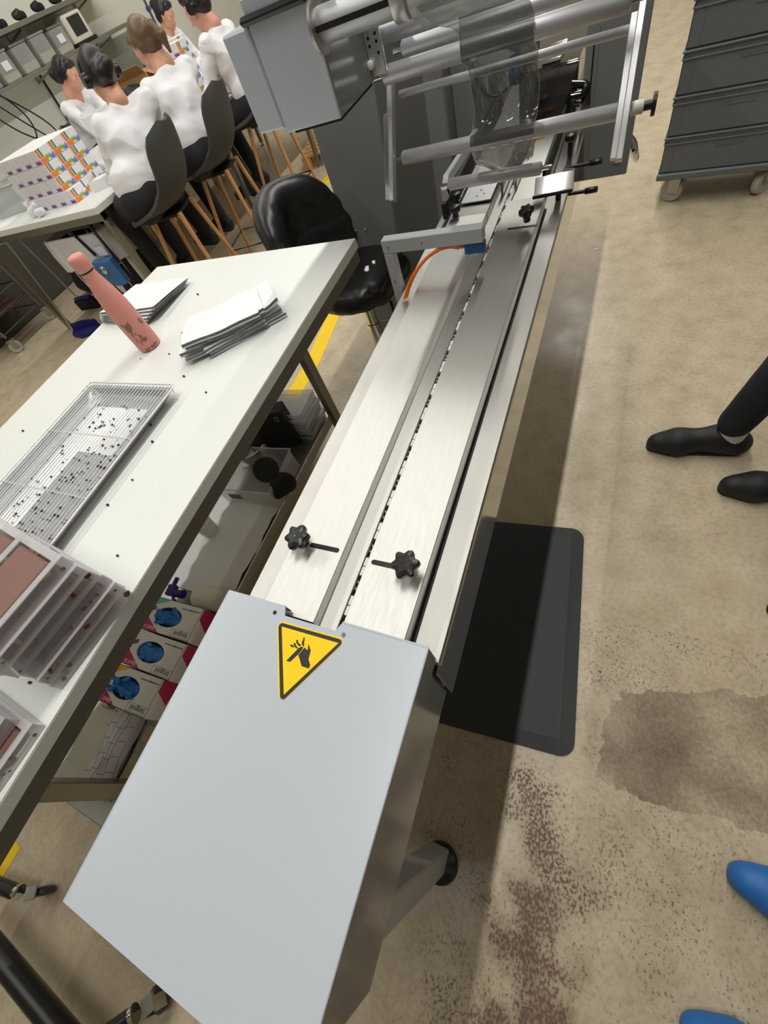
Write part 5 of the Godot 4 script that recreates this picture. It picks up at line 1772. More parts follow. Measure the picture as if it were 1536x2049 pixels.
func make_shoe(t: Node3D, a: Vector3, toe: Vector3, m: Material) -> void:
	# a: ankle joint, toe: tip on the ground
	var d := Vector3(toe.x - a.x, 0, toe.z - a.z)
	var L := d.length()
	d = d / L
	var g := toe.y
	var side := Vector3(-d.z, 0, d.x)
	var heel := Vector3(a.x, g, a.z) - d * 0.045
	var b := [[heel + Vector3(0, 0.045, 0), a + Vector3(0, -0.02, 0), 0.038, 0.042], [heel + Vector3(0, 0.038, 0), toe - d * 0.10 + Vector3(0, 0.036, 0), 0.038, 0.036],
		[toe - d * 0.10 + Vector3(0, 0.034, 0) + side * 0.008, toe - d * 0.034 + Vector3(0, 0.028, 0), 0.040, 0.027], [a + Vector3(0, -0.015, 0), toe - d * 0.11 + Vector3(0, 0.055, 0), 0.036, 0.026],
		[toe - d * 0.10 + Vector3(0, 0.034, 0) - side * 0.012, toe - d * 0.05 + Vector3(0, 0.03, 0), 0.036, 0.028]]
	var v := nb().add(blob(b, 0.006, 0.04))
	for k in v.v.size():
		if v.v[k].y < g + 0.012:
			v.v[k] = Vector3(v.v[k].x, maxf(v.v[k].y, g + 0.001), v.v[k].z)
	var o := obj("shoe", v, m, t)
	if m == M.shoe:
		var sole := [[heel + Vector3(0, 0.012, 0), toe - d * 0.09 + Vector3(0, 0.012, 0), 0.036, 0.039], [toe - d * 0.09 + Vector3(0, 0.012, 0), toe - d * 0.034 + Vector3(0, 0.012, 0), 0.041, 0.030]]
		var sv := nb().add(blob(sole, 0.006, 0.02))
		for k in sv.v.size():
			sv.v[k] = Vector3(sv.v[k].x, clampf(sv.v[k].y, g, g + 0.016), sv.v[k].z)
		obj("sole", sv, M.black_matt, o)


func hair(t: Node3D, style: String, face: Basis, hed: Vector3, m: Material) -> void:
	var X := Transform3D(face, hed)
	var b := [[Vector3(0, 0.045, 0.03), Vector3(0, 0.035, 0.01), 0.078, 0.08], [Vector3(0, 0.01, 0.05), Vector3(0, -0.02, 0.05), 0.072, 0.062],
		[Vector3(0.06, 0.03, 0.01), Vector3(0.066, -0.01, 0.03), 0.03, 0.022], [Vector3(-0.06, 0.03, 0.01), Vector3(-0.066, -0.01, 0.03), 0.03, 0.022], [Vector3(-0.045, 0.075, -0.04), Vector3(0.045, 0.075, -0.04), 0.025, 0.025]]
	if style == "bun":
		b.append_array([[Vector3(0, -0.02, 0.10), Vector3(0.02, -0.015, 0.115), 0.045, 0.042, 0.02], [Vector3(-0.02, -0.03, 0.105), Vector3(0.0, -0.045, 0.1), 0.035, 0.03, 0.02]])
	elif style == "high_bun":
		b.append_array([[Vector3(0, 0.06, 0.10), Vector3(0.01, 0.05, 0.115), 0.04, 0.036, 0.015]])
	elif style == "ponytail":
		b.append_array([[Vector3(0, 0.01, 0.09), Vector3(0, 0.0, 0.125), 0.035, 0.03, 0.02], [Vector3(0, 0.0, 0.125), Vector3(0.01, -0.06, 0.14), 0.03, 0.026, 0.02], [Vector3(0.01, -0.06, 0.14), Vector3(0.005, -0.13, 0.12), 0.026, 0.010, 0.02]])
	for q in b:
		q[0] = X * q[0]
		q[1] = X * q[1]
	var o := obj("hair", nb().add(blob(b, 0.006, 0.025)), m, t)
	if style == "ponytail" or style == "bun":
		obj("hair_tie", nb().at(X * T(Vector3(0, 0.005 if style == "ponytail" else -0.01, 0.105), 0, PI / 2)).lathe([Vector2(0.02, -0.008), Vector2(0.036, -0.005), Vector2(0.036, 0.005), Vector2(0.02, 0.008)], 16), M.black if style == "ponytail" else M.print_grey, o)


# ---------------------------------------------------------------- the packing table with the people at it
func far_tables() -> void:
	var t := thing("packing_table", "long white packing table on square steel legs where the women in white sit", "table")
	obj("tabletop", nb().bar(Vector3(-4.6, 0.862, -6.3), Vector3(-3.0, 0.9, -2.16), 0.003), M.white_table, t)
	obj("frame", nb().bar(Vector3(-4.56, 0.81, -6.26), Vector3(-4.52, 0.862, -2.2)).bar(Vector3(-3.08, 0.81, -6.26), Vector3(-3.04, 0.862, -2.2)).bar(Vector3(-4.56, 0.81, -2.24), Vector3(-3.04, 0.862, -2.2)), M.steel_frame, t)
	for x in [-3.06, -4.56]:
		for z in [-2.23, -3.66, -5.0, -6.2]:
			var l := obj("leg", nb().box(Vector3(x, 0.43, z), Vector3(0.042, 0.78, 0.042), 0.003), M.steel_frame, t)
			obj("foot", nb().lathe([Vector2(0, 0), Vector2(0.028, 0), Vector2(0.024, 0.016), Vector2(0.011, 0.022), Vector2(0.011, 0.05), Vector2(0, 0.05)], 14, Vector3(x, 0, z)), M.steel_dull, l)
	# a low shelf of bottles behind the legs
	var sh := thing("low_shelf", "low steel shelf under the packing table holding bottles", "shelf", Vector3(-4.75, 0, -3.5))
	obj("board", nb().bar(Vector3(-0.2, 0.30, -0.5), Vector3(0.2, 0.33, 0.3), 0.002), M.steel_dull, sh)
	for s in [[-0.18, -0.48], [0.18, -0.48], [-0.18, 0.28], [0.18, 0.28]]:
		obj("leg", nb().bar(Vector3(s[0] - 0.012, 0, s[1] - 0.012), Vector3(s[0] + 0.012, 0.3, s[1] + 0.012)), M.steel_dull, sh)
	var blab := ["pale yellow squeeze bottle standing first on the low shelf", "cream squeeze bottle second on the low shelf", "clear bottle third on the low shelf", "clear bottle farthest along the low shelf"]
	for k in 4:
		var b := thing("squeeze_bottle", blab[k], "bottle", Vector3(-4.62, 0.33, -3.32 - 0.11 * k), 0.0, "bottles on the low shelf")
		obj("body", nb().lathe([Vector2(0, 0), Vector2(0.042, 0.0), Vector2(0.045, 0.01), Vector2(0.045, 0.19), Vector2(0.02, 0.22), Vector2(0, 0.22)], 18), [mat(rgb(232, 222, 150), 0.5), M.cream, M.clear_bag, M.clear_bag][k], b)
		obj("cap", nb().lathe([Vector2(0, 0.22), Vector2(0.022, 0.22), Vector2(0.022, 0.24), Vector2(0.008, 0.25), Vector2(0.005, 0.29), Vector2(0, 0.29)], 14), M.white_plastic, b)
	# seats, then the people on them
	bar_stool("dark grey shell bar stool on wooden legs under the woman with the low bun", Vector3(-2.66, 0, -2.41), 1.85, 0.76)
	bar_stool("dark grey shell bar stool on wooden legs under the woman with the fair ponytail", Vector3(-2.62, 0, -2.97), 1.8, 0.76)
	bar_stool("dark grey shell bar stool half hidden by the machine's grey housing", Vector3(-2.72, 0, -3.85), 1.7, 0.76)
	bar_stool("dark shell bar stool standing empty across the packing table", Vector3(-4.78, 0, -4.98), -1.35, 0.70)
	bar_stool("dark shell bar stool under the woman facing us across the table", Vector3(-4.98, 0, -4.12), -1.6, 0.70)
	bar_stool("dark shell bar stool at the far end below the woman behind the boxes", Vector3(-4.98, 0, -5.8), -1.6, 0.70)
	var legs := {"knees": [Vector3(-0.11, 0.775, -0.39), Vector3(0.11, 0.775, -0.39)], "ankles": [Vector3(-0.1, 0.37, -0.30), Vector3(0.1, 0.37, -0.30)], "toes": [Vector3(-0.11, 0.285, -0.50), Vector3(0.11, 0.285, -0.50)], "group": "women packing at the long table"}
	var p := legs.duplicate()
	p.merge({"pelvis": Vector3(0, 0.865, 0.02), "chest": Vector3(0.10, 1.05, -0.02), "neck": Vector3(0.17, 1.23, -0.06), "head": Vector3(0.19, 1.34, -0.12), "look": Vector3(-0.45, -0.1, -0.1), "hands": [Vector3(0.04, 0.94, -0.42), Vector3(0.24, 0.95, -0.46)], "hair": "bun", "headset": true, "sleeve": 0.9})
	person("woman in white seen from behind, dark hair in a low bun, black headset on", Vector3(-2.74, 0, -2.39), 1.25, p)
	p = legs.duplicate()
	p.merge({"pelvis": Vector3(0, 0.865, 0.02), "chest": Vector3(0.06, 1.05, -0.02), "neck": Vector3(0.11, 1.24, -0.08), "head": Vector3(0.13, 1.35, -0.16), "look": Vector3(-0.5, 0.1, 0.0), "hands": [Vector3(-0.02, 0.95, -0.4), Vector3(0.12, 0.95, -0.44)], "hair": "ponytail", "hair_mat": M.hair_brown, "sleeve": 0.35})
	person("woman in white with rolled sleeves and light brown hair tied back", Vector3(-2.70, 0, -2.95), 1.35, p)
	p = legs.duplicate()
	p.merge({"pelvis": Vector3(0, 0.865, 0.02), "chest": Vector3(0.0, 1.07, -0.04), "neck": Vector3(0.02, 1.26, -0.1), "head": Vector3(0.02, 1.38, -0.16), "look": Vector3(-0.4, 0.0, 0.0), "hands": [Vector3(-0.1, 0.95, -0.44), Vector3(0.12, 0.95, -0.44)], "hair": "high_bun", "headset": true})
	person("woman with a high dark bun and black headset, mostly hidden behind the grey machine housing", Vector3(-2.75, 0, -3.85), 1.65, p)
	p = legs.duplicate()
	p.merge({"pelvis": Vector3(0, 0.82, 0.0), "chest": Vector3(0, 1.03, -0.05), "neck": Vector3(0, 1.21, -0.12), "head": Vector3(0, 1.34, -0.19), "look": Vector3(-0.45, 0.45, 0.1), "hands": [Vector3(0.02, 0.95, -0.50), Vector3(0.14, 0.96, -0.56)], "hair": "bun", "headset": true, "sleeve": 0.9})
	person("dark haired woman in white facing us across the table, head bowed, large headset on", Vector3(-4.98, 0, -4.12), -1.57, p)
	p = legs.duplicate()
	p.merge({"pelvis": Vector3(0, 0.82, 0.0), "chest": Vector3(0, 1.05, -0.05), "neck": Vector3(0, 1.24, -0.12), "head": Vector3(0, 1.36, -0.19), "look": Vector3(-0.45, 0.1, 0.0), "hands": [Vector3(-0.1, 0.95, -0.46), Vector3(0.1, 0.95, -0.46)], "hair": "high_bun"})
	person("woman with dark pinned up hair looking down behind the stack of printed boxes", Vector3(-4.98, 0, -5.75), -1.45, p)
	# printed boxes
	for i in 5:
		gift_box(Vector3(-3.40 - 0.113 * i, 0.9, -2.388), "printed box in the large block, %s from right in the protruding bottom row" % ["first", "second", "third", "fourth", "last"][i])
	var rows := ["lowest", "second", "third", "top"]
	for k in 4:
		for i in 4:
			for j in 3:
				if k == 0 and j == 0:
					continue
				gift_box(Vector3(-3.457 - 0.113 * i + 0.004 * sin(k * 3.0 + i), 0.9 + 0.0745 * k, -2.395 - 0.126 * j), "printed box in the large block: %s row, %s from right, %s" % [rows[k], ["first", "second", "third", "fourth"][i], ["in front", "one behind", "two behind"][j]])
	for k in 5:
		for j in 2:
			if k == 4 and j == 1 or (k == 3 and j == 1):
				continue
			gift_box(Vector3(-3.3 + 0.11 * j, 0.9 + 0.0745 * k, -3.93 - 0.18 * j), "printed box, %s up in the %s column of the stack before the ponytailed woman" % [["lowest", "second", "third", "fourth", "topmost"][k], ["left", "right"][j]], "boxes in the stack before the ponytailed woman")
	var st := ["lowest", "second", "third", "fourth", "top"]
	for k in 5:
		gift_box(Vector3(-3.62, 0.9 + 0.0745 * k, -4.35), "small white printed box, %s of the column at the back of the packing table" % st[k], "boxes in the column at the back")
	# foil pouches piled by the hand of the woman with the bun
	for k in 9:
		var o := thing("foil_pouch", "silver foil pouch, %s from the right in the slumped pile beside the printed boxes" % ["first", "second", "third", "fourth", "fifth", "sixth", "seventh", "eighth", "last"][k], "pouch", Vector3(-3.40 - 0.028 * k, 0.905 + 0.004 * k, -2.74 - 0.01 * k), 0.4, "silver pouches in the slumped pile")
		o.rotation.z = -0.45
		obj("pack", nb().box(Vector3(0, 0.012, 0), Vector3(0.11, 0.012, 0.15), 0.005), M.pouch_print, o)
		obj("seal", nb().box(Vector3(0, 0.012, 0.08), Vector3(0.108, 0.002, 0.014)).box(Vector3(0, 0.012, -0.08), Vector3(0.108, 0.002, 0.014)), M.foil, o)
	for k in 6:
		var pk: bool = k % 2 == 0
		var o := thing("printed_pouch", ("pink and white printed pouch, %s of the pink ones beside the silver pile" if pk else "purple and white printed pouch, %s of the purple ones beside the silver pile") % ["first", "second", "third"][k / 2], "pouch", Vector3(-3.27 - 0.03 * k, 0.902 + 0.006 * k, -2.98), 0.3, "pink pouches under her hand" if pk else "purple pouches under her hand")
		o.rotation.z = -0.4
		obj("pack", nb().box(Vector3(0, 0.012, 0), Vector3(0.10, 0.012, 0.13), 0.005), M.pouch_pink if pk else M.pouch_purple, o)
		obj("band", nb().box(Vector3(0, 0.0125, 0.03), Vector3(0.101, 0.0128, 0.02), 0.004), M.white_plastic, o)
	var j := thing("glass_jar", "clear glass jar with a green and red printed band near the table's edge", "jar", Vector3(-3.16, 0.9, -2.62))
	obj("glass", nb().lathe([Vector2(0, 0.002), Vector2(0.04, 0.002), Vector2(0.043, 0.01), Vector2(0.043, 0.09), Vector2(0.036, 0.105), Vector2(0.036, 0.115)], 24), M.clear_bag, j)
	obj("band", nb().lathe([Vector2(0.0435, 0.025), Vector2(0.0435, 0.045)], 24), mat(rgb(190, 90, 60), 0.6), j)
	obj("green_band", nb().lathe([Vector2(0.0436, 0.048), Vector2(0.0436, 0.07)], 24), mat(rgb(120, 150, 90), 0.6), j)
	var fb := thing("folded_box", "unprinted white folding box lying open beside the glass jar", "box", Vector3(-3.235, 0.9, -2.5), 0.5)
	obj("carton", nb().prism(PackedVector2Array([Vector2(-0.06, -0.05), Vector2(0.05, -0.05), Vector2(0.07, 0.0), Vector2(0.05, 0.05), Vector2(-0.06, 0.05)]), 0, 0.055), M.card, fb)
	obj("flap", nb().beam(Vector3(-0.055, 0.055, 0), Vector3(-0.02, 0.10, 0), 0.1, 0.002), M.card, fb)
	tag(obj("crumpled_tissue", nb().add(blob([[Vector3(-3.75, 0.93, -2.25), Vector3(-3.70, 0.96, -2.27), 0.03, 0.02], [Vector3(-3.66, 0.925, -2.23), Vector3(-3.62, 0.93, -2.24), 0.025, 0.02], [Vector3(-3.78, 0.97, -2.27), Vector3(-3.76, 0.99, -2.28), 0.016, 0.008]], 0.006, 0.015)), M.paper), "crumpled white tissue at the front edge of the packing table before the boxes", "tissue")
	var pn := thing("steel_pan", "dull grey gastronorm pan beside the printed boxes at the table's corner", "pan", Vector3(-4.28, 0.902, -2.55), 0.2)
	var w := nb()
	for s in [[0.0, 0.13, 0.34, 0.003], [0.0, -0.13, 0.34, 0.003], [0.17, 0.0, 0.003, 0.26], [-0.17, 0.0, 0.003, 0.26]]:
		w.box(Vector3(s[0], 0.08, s[1]), Vector3(s[2], 0.16, s[3]), 0.001)
	w.box(Vector3(0, 0.001, 0), Vector3(0.34, 0.002, 0.26))
	obj("wall", w, M.storage, pn)
	obj("rim", nb().tube([Vector3(-0.178, 0.16, -0.138), Vector3(0.178, 0.16, -0.138), Vector3(0.178, 0.16, 0.138), Vector3(-0.178, 0.16, 0.138)], 0.007, 6, true), M.steel_dull, pn)
	tag(obj("paper_sheet", nb().at(T(Vector3(-4.22, 0.9, -2.26), 0.3)).bar(Vector3(-0.16, 0.0004, -0.08), Vector3(0.12, 0.002, 0.08)), M.paper), "white paper lying by the steel pan at the left corner of the packing table", "paper")
	var bg := thing("paper_bag", "tall open white paper bag standing behind the silver pouches", "bag", Vector3(-3.95, 0.9, -3.45), 0.5)
	var g := []
	for i in 6:
		var row := []
		for k in 25:
			var a := TAU * k / 24
			var r := Vector2(0.11 * signf(cos(a)) * pow(absf(cos(a)), 0.5), 0.08 * signf(sin(a)) * pow(absf(sin(a)), 0.5)) * (1.0 + 0.06 * i)
			row.append(Vector3(r.x, 0.05 * i + 0.012 * sin(a * 2 + 1) * i / 5.0, r.y))
		g.append(row)
	obj("side", nb().sheet(g, 0.001), M.paper, bg)
	obj("bottom", nb().bar(Vector3(-0.1, 0, -0.07), Vector3(0.1, 0.002, 0.07)), M.paper, bg)
	tag(obj("black_scanner", nb().at(T(Vector3(-3.78, 0.9, -3.2), 0.5)).bar(Vector3(-0.05, 0.0, -0.04), Vector3(0.05, 0.09, 0.04), 0.012).rod(Vector3(0.0, 0.07, 0.02), Vector3(0.05, 0.16, 0.05), 0.016), M.black_matt), "small black label scanner standing by the white paper bag", "scanner")


var gift_proto: Node3D


func gift_box(at: Vector3, label: String, group := "boxes in the large block on the packing table") -> void:
	if gift_proto:
		dup(gift_proto, at, 0.0, label, group)
		return
	gift_proto = thing("gift_box", label, "box", at, 0.0, group)
	var w := 0.0555
	var h := 0.0735
	obj("carton", nb().bar(Vector3(-w, 0.0005, -0.0615), Vector3(w, h, 0.0615), 0.002), M.card, gift_proto)
	var f := nb()
	f.quad(Vector3(-w + 0.002, 0.002, 0.062), Vector3(w - 0.002, 0.002, 0.062), Vector3(w - 0.002, h - 0.002, 0.062), Vector3(-w + 0.002, h - 0.002, 0.062))
	obj("front_print", f, M.box_front, gift_proto)
	var s := nb()
	s.quad(Vector3(w + 0.0005, 0.002, 0.059), Vector3(w + 0.0005, 0.002, -0.059), Vector3(w + 0.0005, h - 0.002, -0.059), Vector3(w + 0.0005, h - 0.002, 0.059))
	obj("side_print", s, M.box_side, gift_proto)


func caster(t: Node3D, at: Vector3, yaw: float, r: float, wheel: Material) -> void:
	var X := T(at, yaw)
	var o := obj("caster", nb().at(X).box(Vector3(-0.0, 2 * r + 0.012, 0), Vector3(r * 1.2, 0.008, r * 1.1), 0.001).bar(Vector3(-0.3 * r, r * 0.8, -0.42 * r), Vector3(0.75 * r, 2 * r + 0.01, -0.34 * r), 0.001).bar(Vector3(-0.3 * r, r * 0.8, 0.34 * r), Vector3(0.75 * r, 2 * r + 0.01, 0.42 * r), 0.001), M.steel_dull, t)
	obj("wheel", nb().at(X * T(Vector3(0, r, 0), 0, PI / 2)).lathe([Vector2(0, -0.3 * r), Vector2(r * 0.5, -0.28 * r), Vector2(r * 0.92, -0.3 * r), Vector2(r, -0.2 * r), Vector2(r, 0.2 * r), Vector2(r * 0.92, 0.3 * r), Vector2(r * 0.5, 0.28 * r), Vector2(0, 0.3 * r)], 24), wheel, o)


func left_side() -> void:
	# waste bin with a white bag over its rim
	var t := thing("waste_bin", "wide black waste bin with a white bag folded over its rim under the packing table", "bin", Vector3(-3.60, 0, -2.42))
	var ring := func(a: float, b: float, y: float, wob: float) -> Array:
		var out := []
		for k in 64:
			var q := TAU * k / 64
			var rx: float = a * signf(cos(q)) * pow(absf(cos(q)), 0.4)
			var rz: float = b * signf(sin(q)) * pow(absf(sin(q)), 0.4)
			out.append(Vector3(rx * (1 + wob * sin(q * 11)), y + wob * 0.2 * sin(q * 5), rz * (1 + wob * 1.4 * cos(q * 13))))
		out.append(out[0])
		return out
	obj("body", nb().sheet([ring.call(0.335, 0.18, 0.7, 0), ring.call(0.29, 0.16, 0.02, 0), ring.call(0.02, 0.02, 0.01, 0)], 0.0), M.black_matt, t)
	obj("bag", nb().sheet([ring.call(0.31, 0.16, 0.3, 0.05), ring.call(0.34, 0.185, 0.735, 0.012), ring.call(0.352, 0.195, 0.752, 0.006), ring.call(0.358, 0.2, 0.73, 0.012), ring.call(0.362, 0.204, 0.64, 0.03), ring.call(0.35, 0.202, 0.53, 0.05)], 0.0), M.bag, t)
	obj("handle", nb().tube([Vector3(0.2, 0.62, 0.215), Vector3(0.14, 0.80, 0.215), Vector3(0.37, 0.80, 0.215), Vector3(0.385, 0.55, 0.215)], 0.011, 8), M.black, t)
	obj("label", nb().bar(Vector3(0.235, 0.61, 0.209), Vector3(0.33, 0.67, 0.212)), M.card, t)
	var d := thing("dustpan_holder", "blue plastic dustpan hung on the front of the black waste bin", "dustpan", Vector3(-3.32, 0.43, -2.185))
	obj("pan", nb().prism(PackedVector2Array([Vector2(-0.12, -0.015), Vector2(0.09, -0.015), Vector2(0.1, 0.03), Vector2(0.06, 0.06), Vector2(-0.1, 0.04)]), 0.0, 0.17), M.blue_mid, d)
	obj("clip", nb().ball(Vector3(0.0, 0.12, 0.06), Vector3(0.03, 0.03, 0.012), 12), M.steel_mirror, d)
	# lobby brush and dustpan on long sticks
	t = thing("lobby_dustpan", "dark blue dustpan on a thin silver stick lying on the floor left of the table", "dustpan", Vector3(-4.40, 0, -2.22), 0.2)
	obj("pan", nb().prism(PackedVector2Array([Vector2(-0.14, -0.02), Vector2(-0.1, 0.05), Vector2(0.03, 0.1), Vector2(0.16, 0.07), Vector2(0.2, -0.02), Vector2(0.02, -0.05)]), 0.002, 0.03), M.blue_dark, t)
	obj("back", nb().prism(PackedVector2Array([Vector2(-0.14, -0.03), Vector2(0.02, -0.06), Vector2(0.2, -0.03), Vector2(0.2, -0.02), Vector2(0.02, -0.05), Vector2(-0.14, -0.02)]), 0.002, 0.09), M.blue_dark, t)
	obj("stick", nb().rod(Vector3(-0.13, 0.04, -0.02), Vector3(-0.1, 0.86, -0.16), 0.009), M.chrome, t)
	t = thing("lobby_brush", "dark blue brush on a silver stick leaning before the steel table leg", "brush", Vector3(-4.72, 0.05, -2.62), 0.1)
	obj("bristles", nb().prism(PackedVector2Array([Vector2(-0.1, -0.025), Vector2(0.13, -0.025), Vector2(0.15, 0.025), Vector2(-0.12, 0.025)]), -0.048, 0.05), M.navy_brush, t)
	obj("block", nb().bar(Vector3(-0.10, 0.05, -0.022), Vector3(0.12, 0.075, 0.022), 0.006), M.blue_dark, t)
	obj("stick", nb().rod(Vector3(-0.06, 0.07, 0), Vector3(-0.16, 0.80, -0.02), 0.009), M.chrome, t)
	tag(obj("folded_paper", nb().at(T(Vector3(-4.6, 0.74, -2.3), 0.3)).bar(Vector3(-0.12, 0, -0.015), Vector3(0.16, 0.06, 0.015), 0.002), M.paper), "folded white paper clipped below the packing table's left end", "paper").position = Vector3(0, 0.03, 0)
	# tubular trolley on swivel casters
	t = thing("rack_trolley", "steel tube rack trolley on grey swivel casters at the left edge", "trolley", Vector3(-5.45, 0, -2.25), 0.08)
	for s in [[-0.32, -0.22], [0.24, -0.22], [-0.32, 0.3], [0.24, 0.3]]:
		obj("post", nb().rod(Vector3(s[0], 0.15, s[1]), Vector3(s[0], 1.05, s[1]), 0.0125, -1, 12), M.steel_frame, t)
		caster(t, Vector3(s[0], 0, s[1]), 0.6 + s[0], 0.055, M.wheel_grey)
	for k in 7:
		var y := 0.17 + 0.12 * k
		obj("rail", nb().rod(Vector3(-0.32, y, 0.3), Vector3(0.24, y, 0.3), 0.008, -1, 10), M.steel_dull, t)
		obj("rail", nb().rod(Vector3(-0.32, y, -0.22), Vector3(0.24, y, -0.22), 0.008, -1, 10), M.steel_dull, t)
		obj("runner", nb().bar(Vector3(-0.30, y - 0.003, -0.22), Vector3(-0.27, y, 0.3)), M.steel_dull, t)
		obj("runner", nb().bar(Vector3(0.2, y - 0.003, -0.22), Vector3(0.23, y, 0.3)), M.steel_dull, t)
	for k in [1, 3, 4, 6]:
		tag(obj("baking_sheet", nb().at(T(Vector3(-5.45, 0, -2.25), 0.08)).bar(Vector3(-0.29, 0.172 + 0.12 * k, -0.2), Vector3(0.22, 0.182 + 0.12 * k, 0.28), 0.003), M.contents_dark), "dark baking sheet slid into the trolley, %s up" % ["", "second runner", "", "fourth runner", "fifth runner", "", "topmost runner"][k], "baking sheet", "baking sheets in the trolley")
	# a dark backpack-like bag on the floor between trolley and bin
	tag(obj("black_bag", nb().add(blob([[Vector3(-4.95, 0.1, -2.95), Vector3(-4.92, 0.28, -2.98), 0.1, 0.09], [Vector3(-5.05, 0.1, -2.95), Vector3(-5.0, 0.24, -2.97), 0.09, 0.08]], 0.014, 0.05)), M.black_matt), "soft black bag on the floor behind the trolley casters", "bag")
	# pallet behind the chairs
	t = thing("pallet", "light wooden pallet on the floor beyond the bar stools", "pallet", Vector3(-2.95, 0, -5.4), 0.3)
	for k in 5:
		obj("plank", nb().bar(Vector3(-0.4, 0.1, -0.3 + k * 0.14), Vector3(0.4, 0.118, -0.2 + k * 0.14), 0.002), M.brown_card, t)
	for k in 3:
		obj("block", nb().bar(Vector3(-0.4 + 0.35 * k, 0.0, -0.3), Vector3(-0.3 + 0.35 * k, 0.1, 0.36), 0.002), M.brown_card, t)
	# camera-side pole with a black clamp seen below the housing
	t = thing("stand_pole", "thin steel pole with a black clamp seen below the grey housing", "pole", Vector3(-1.38, 0, -2.4))
	obj("pole", nb().rod(Vector3(0, 0.0, 0), Vector3(0, 1.1, 0), 0.012), M.chrome, t)
	obj("clamp", nb().bar(Vector3(-0.03, 0.93, -0.02), Vector3(0.035, 1.0, 0.02), 0.008), M.black, t)
	obj("base", nb().lathe([Vector2(0, 0), Vector2(0.12, 0), Vector2(0.12, 0.012), Vector2(0.02, 0.02), Vector2(0, 0.02)], 24), M.black, t)


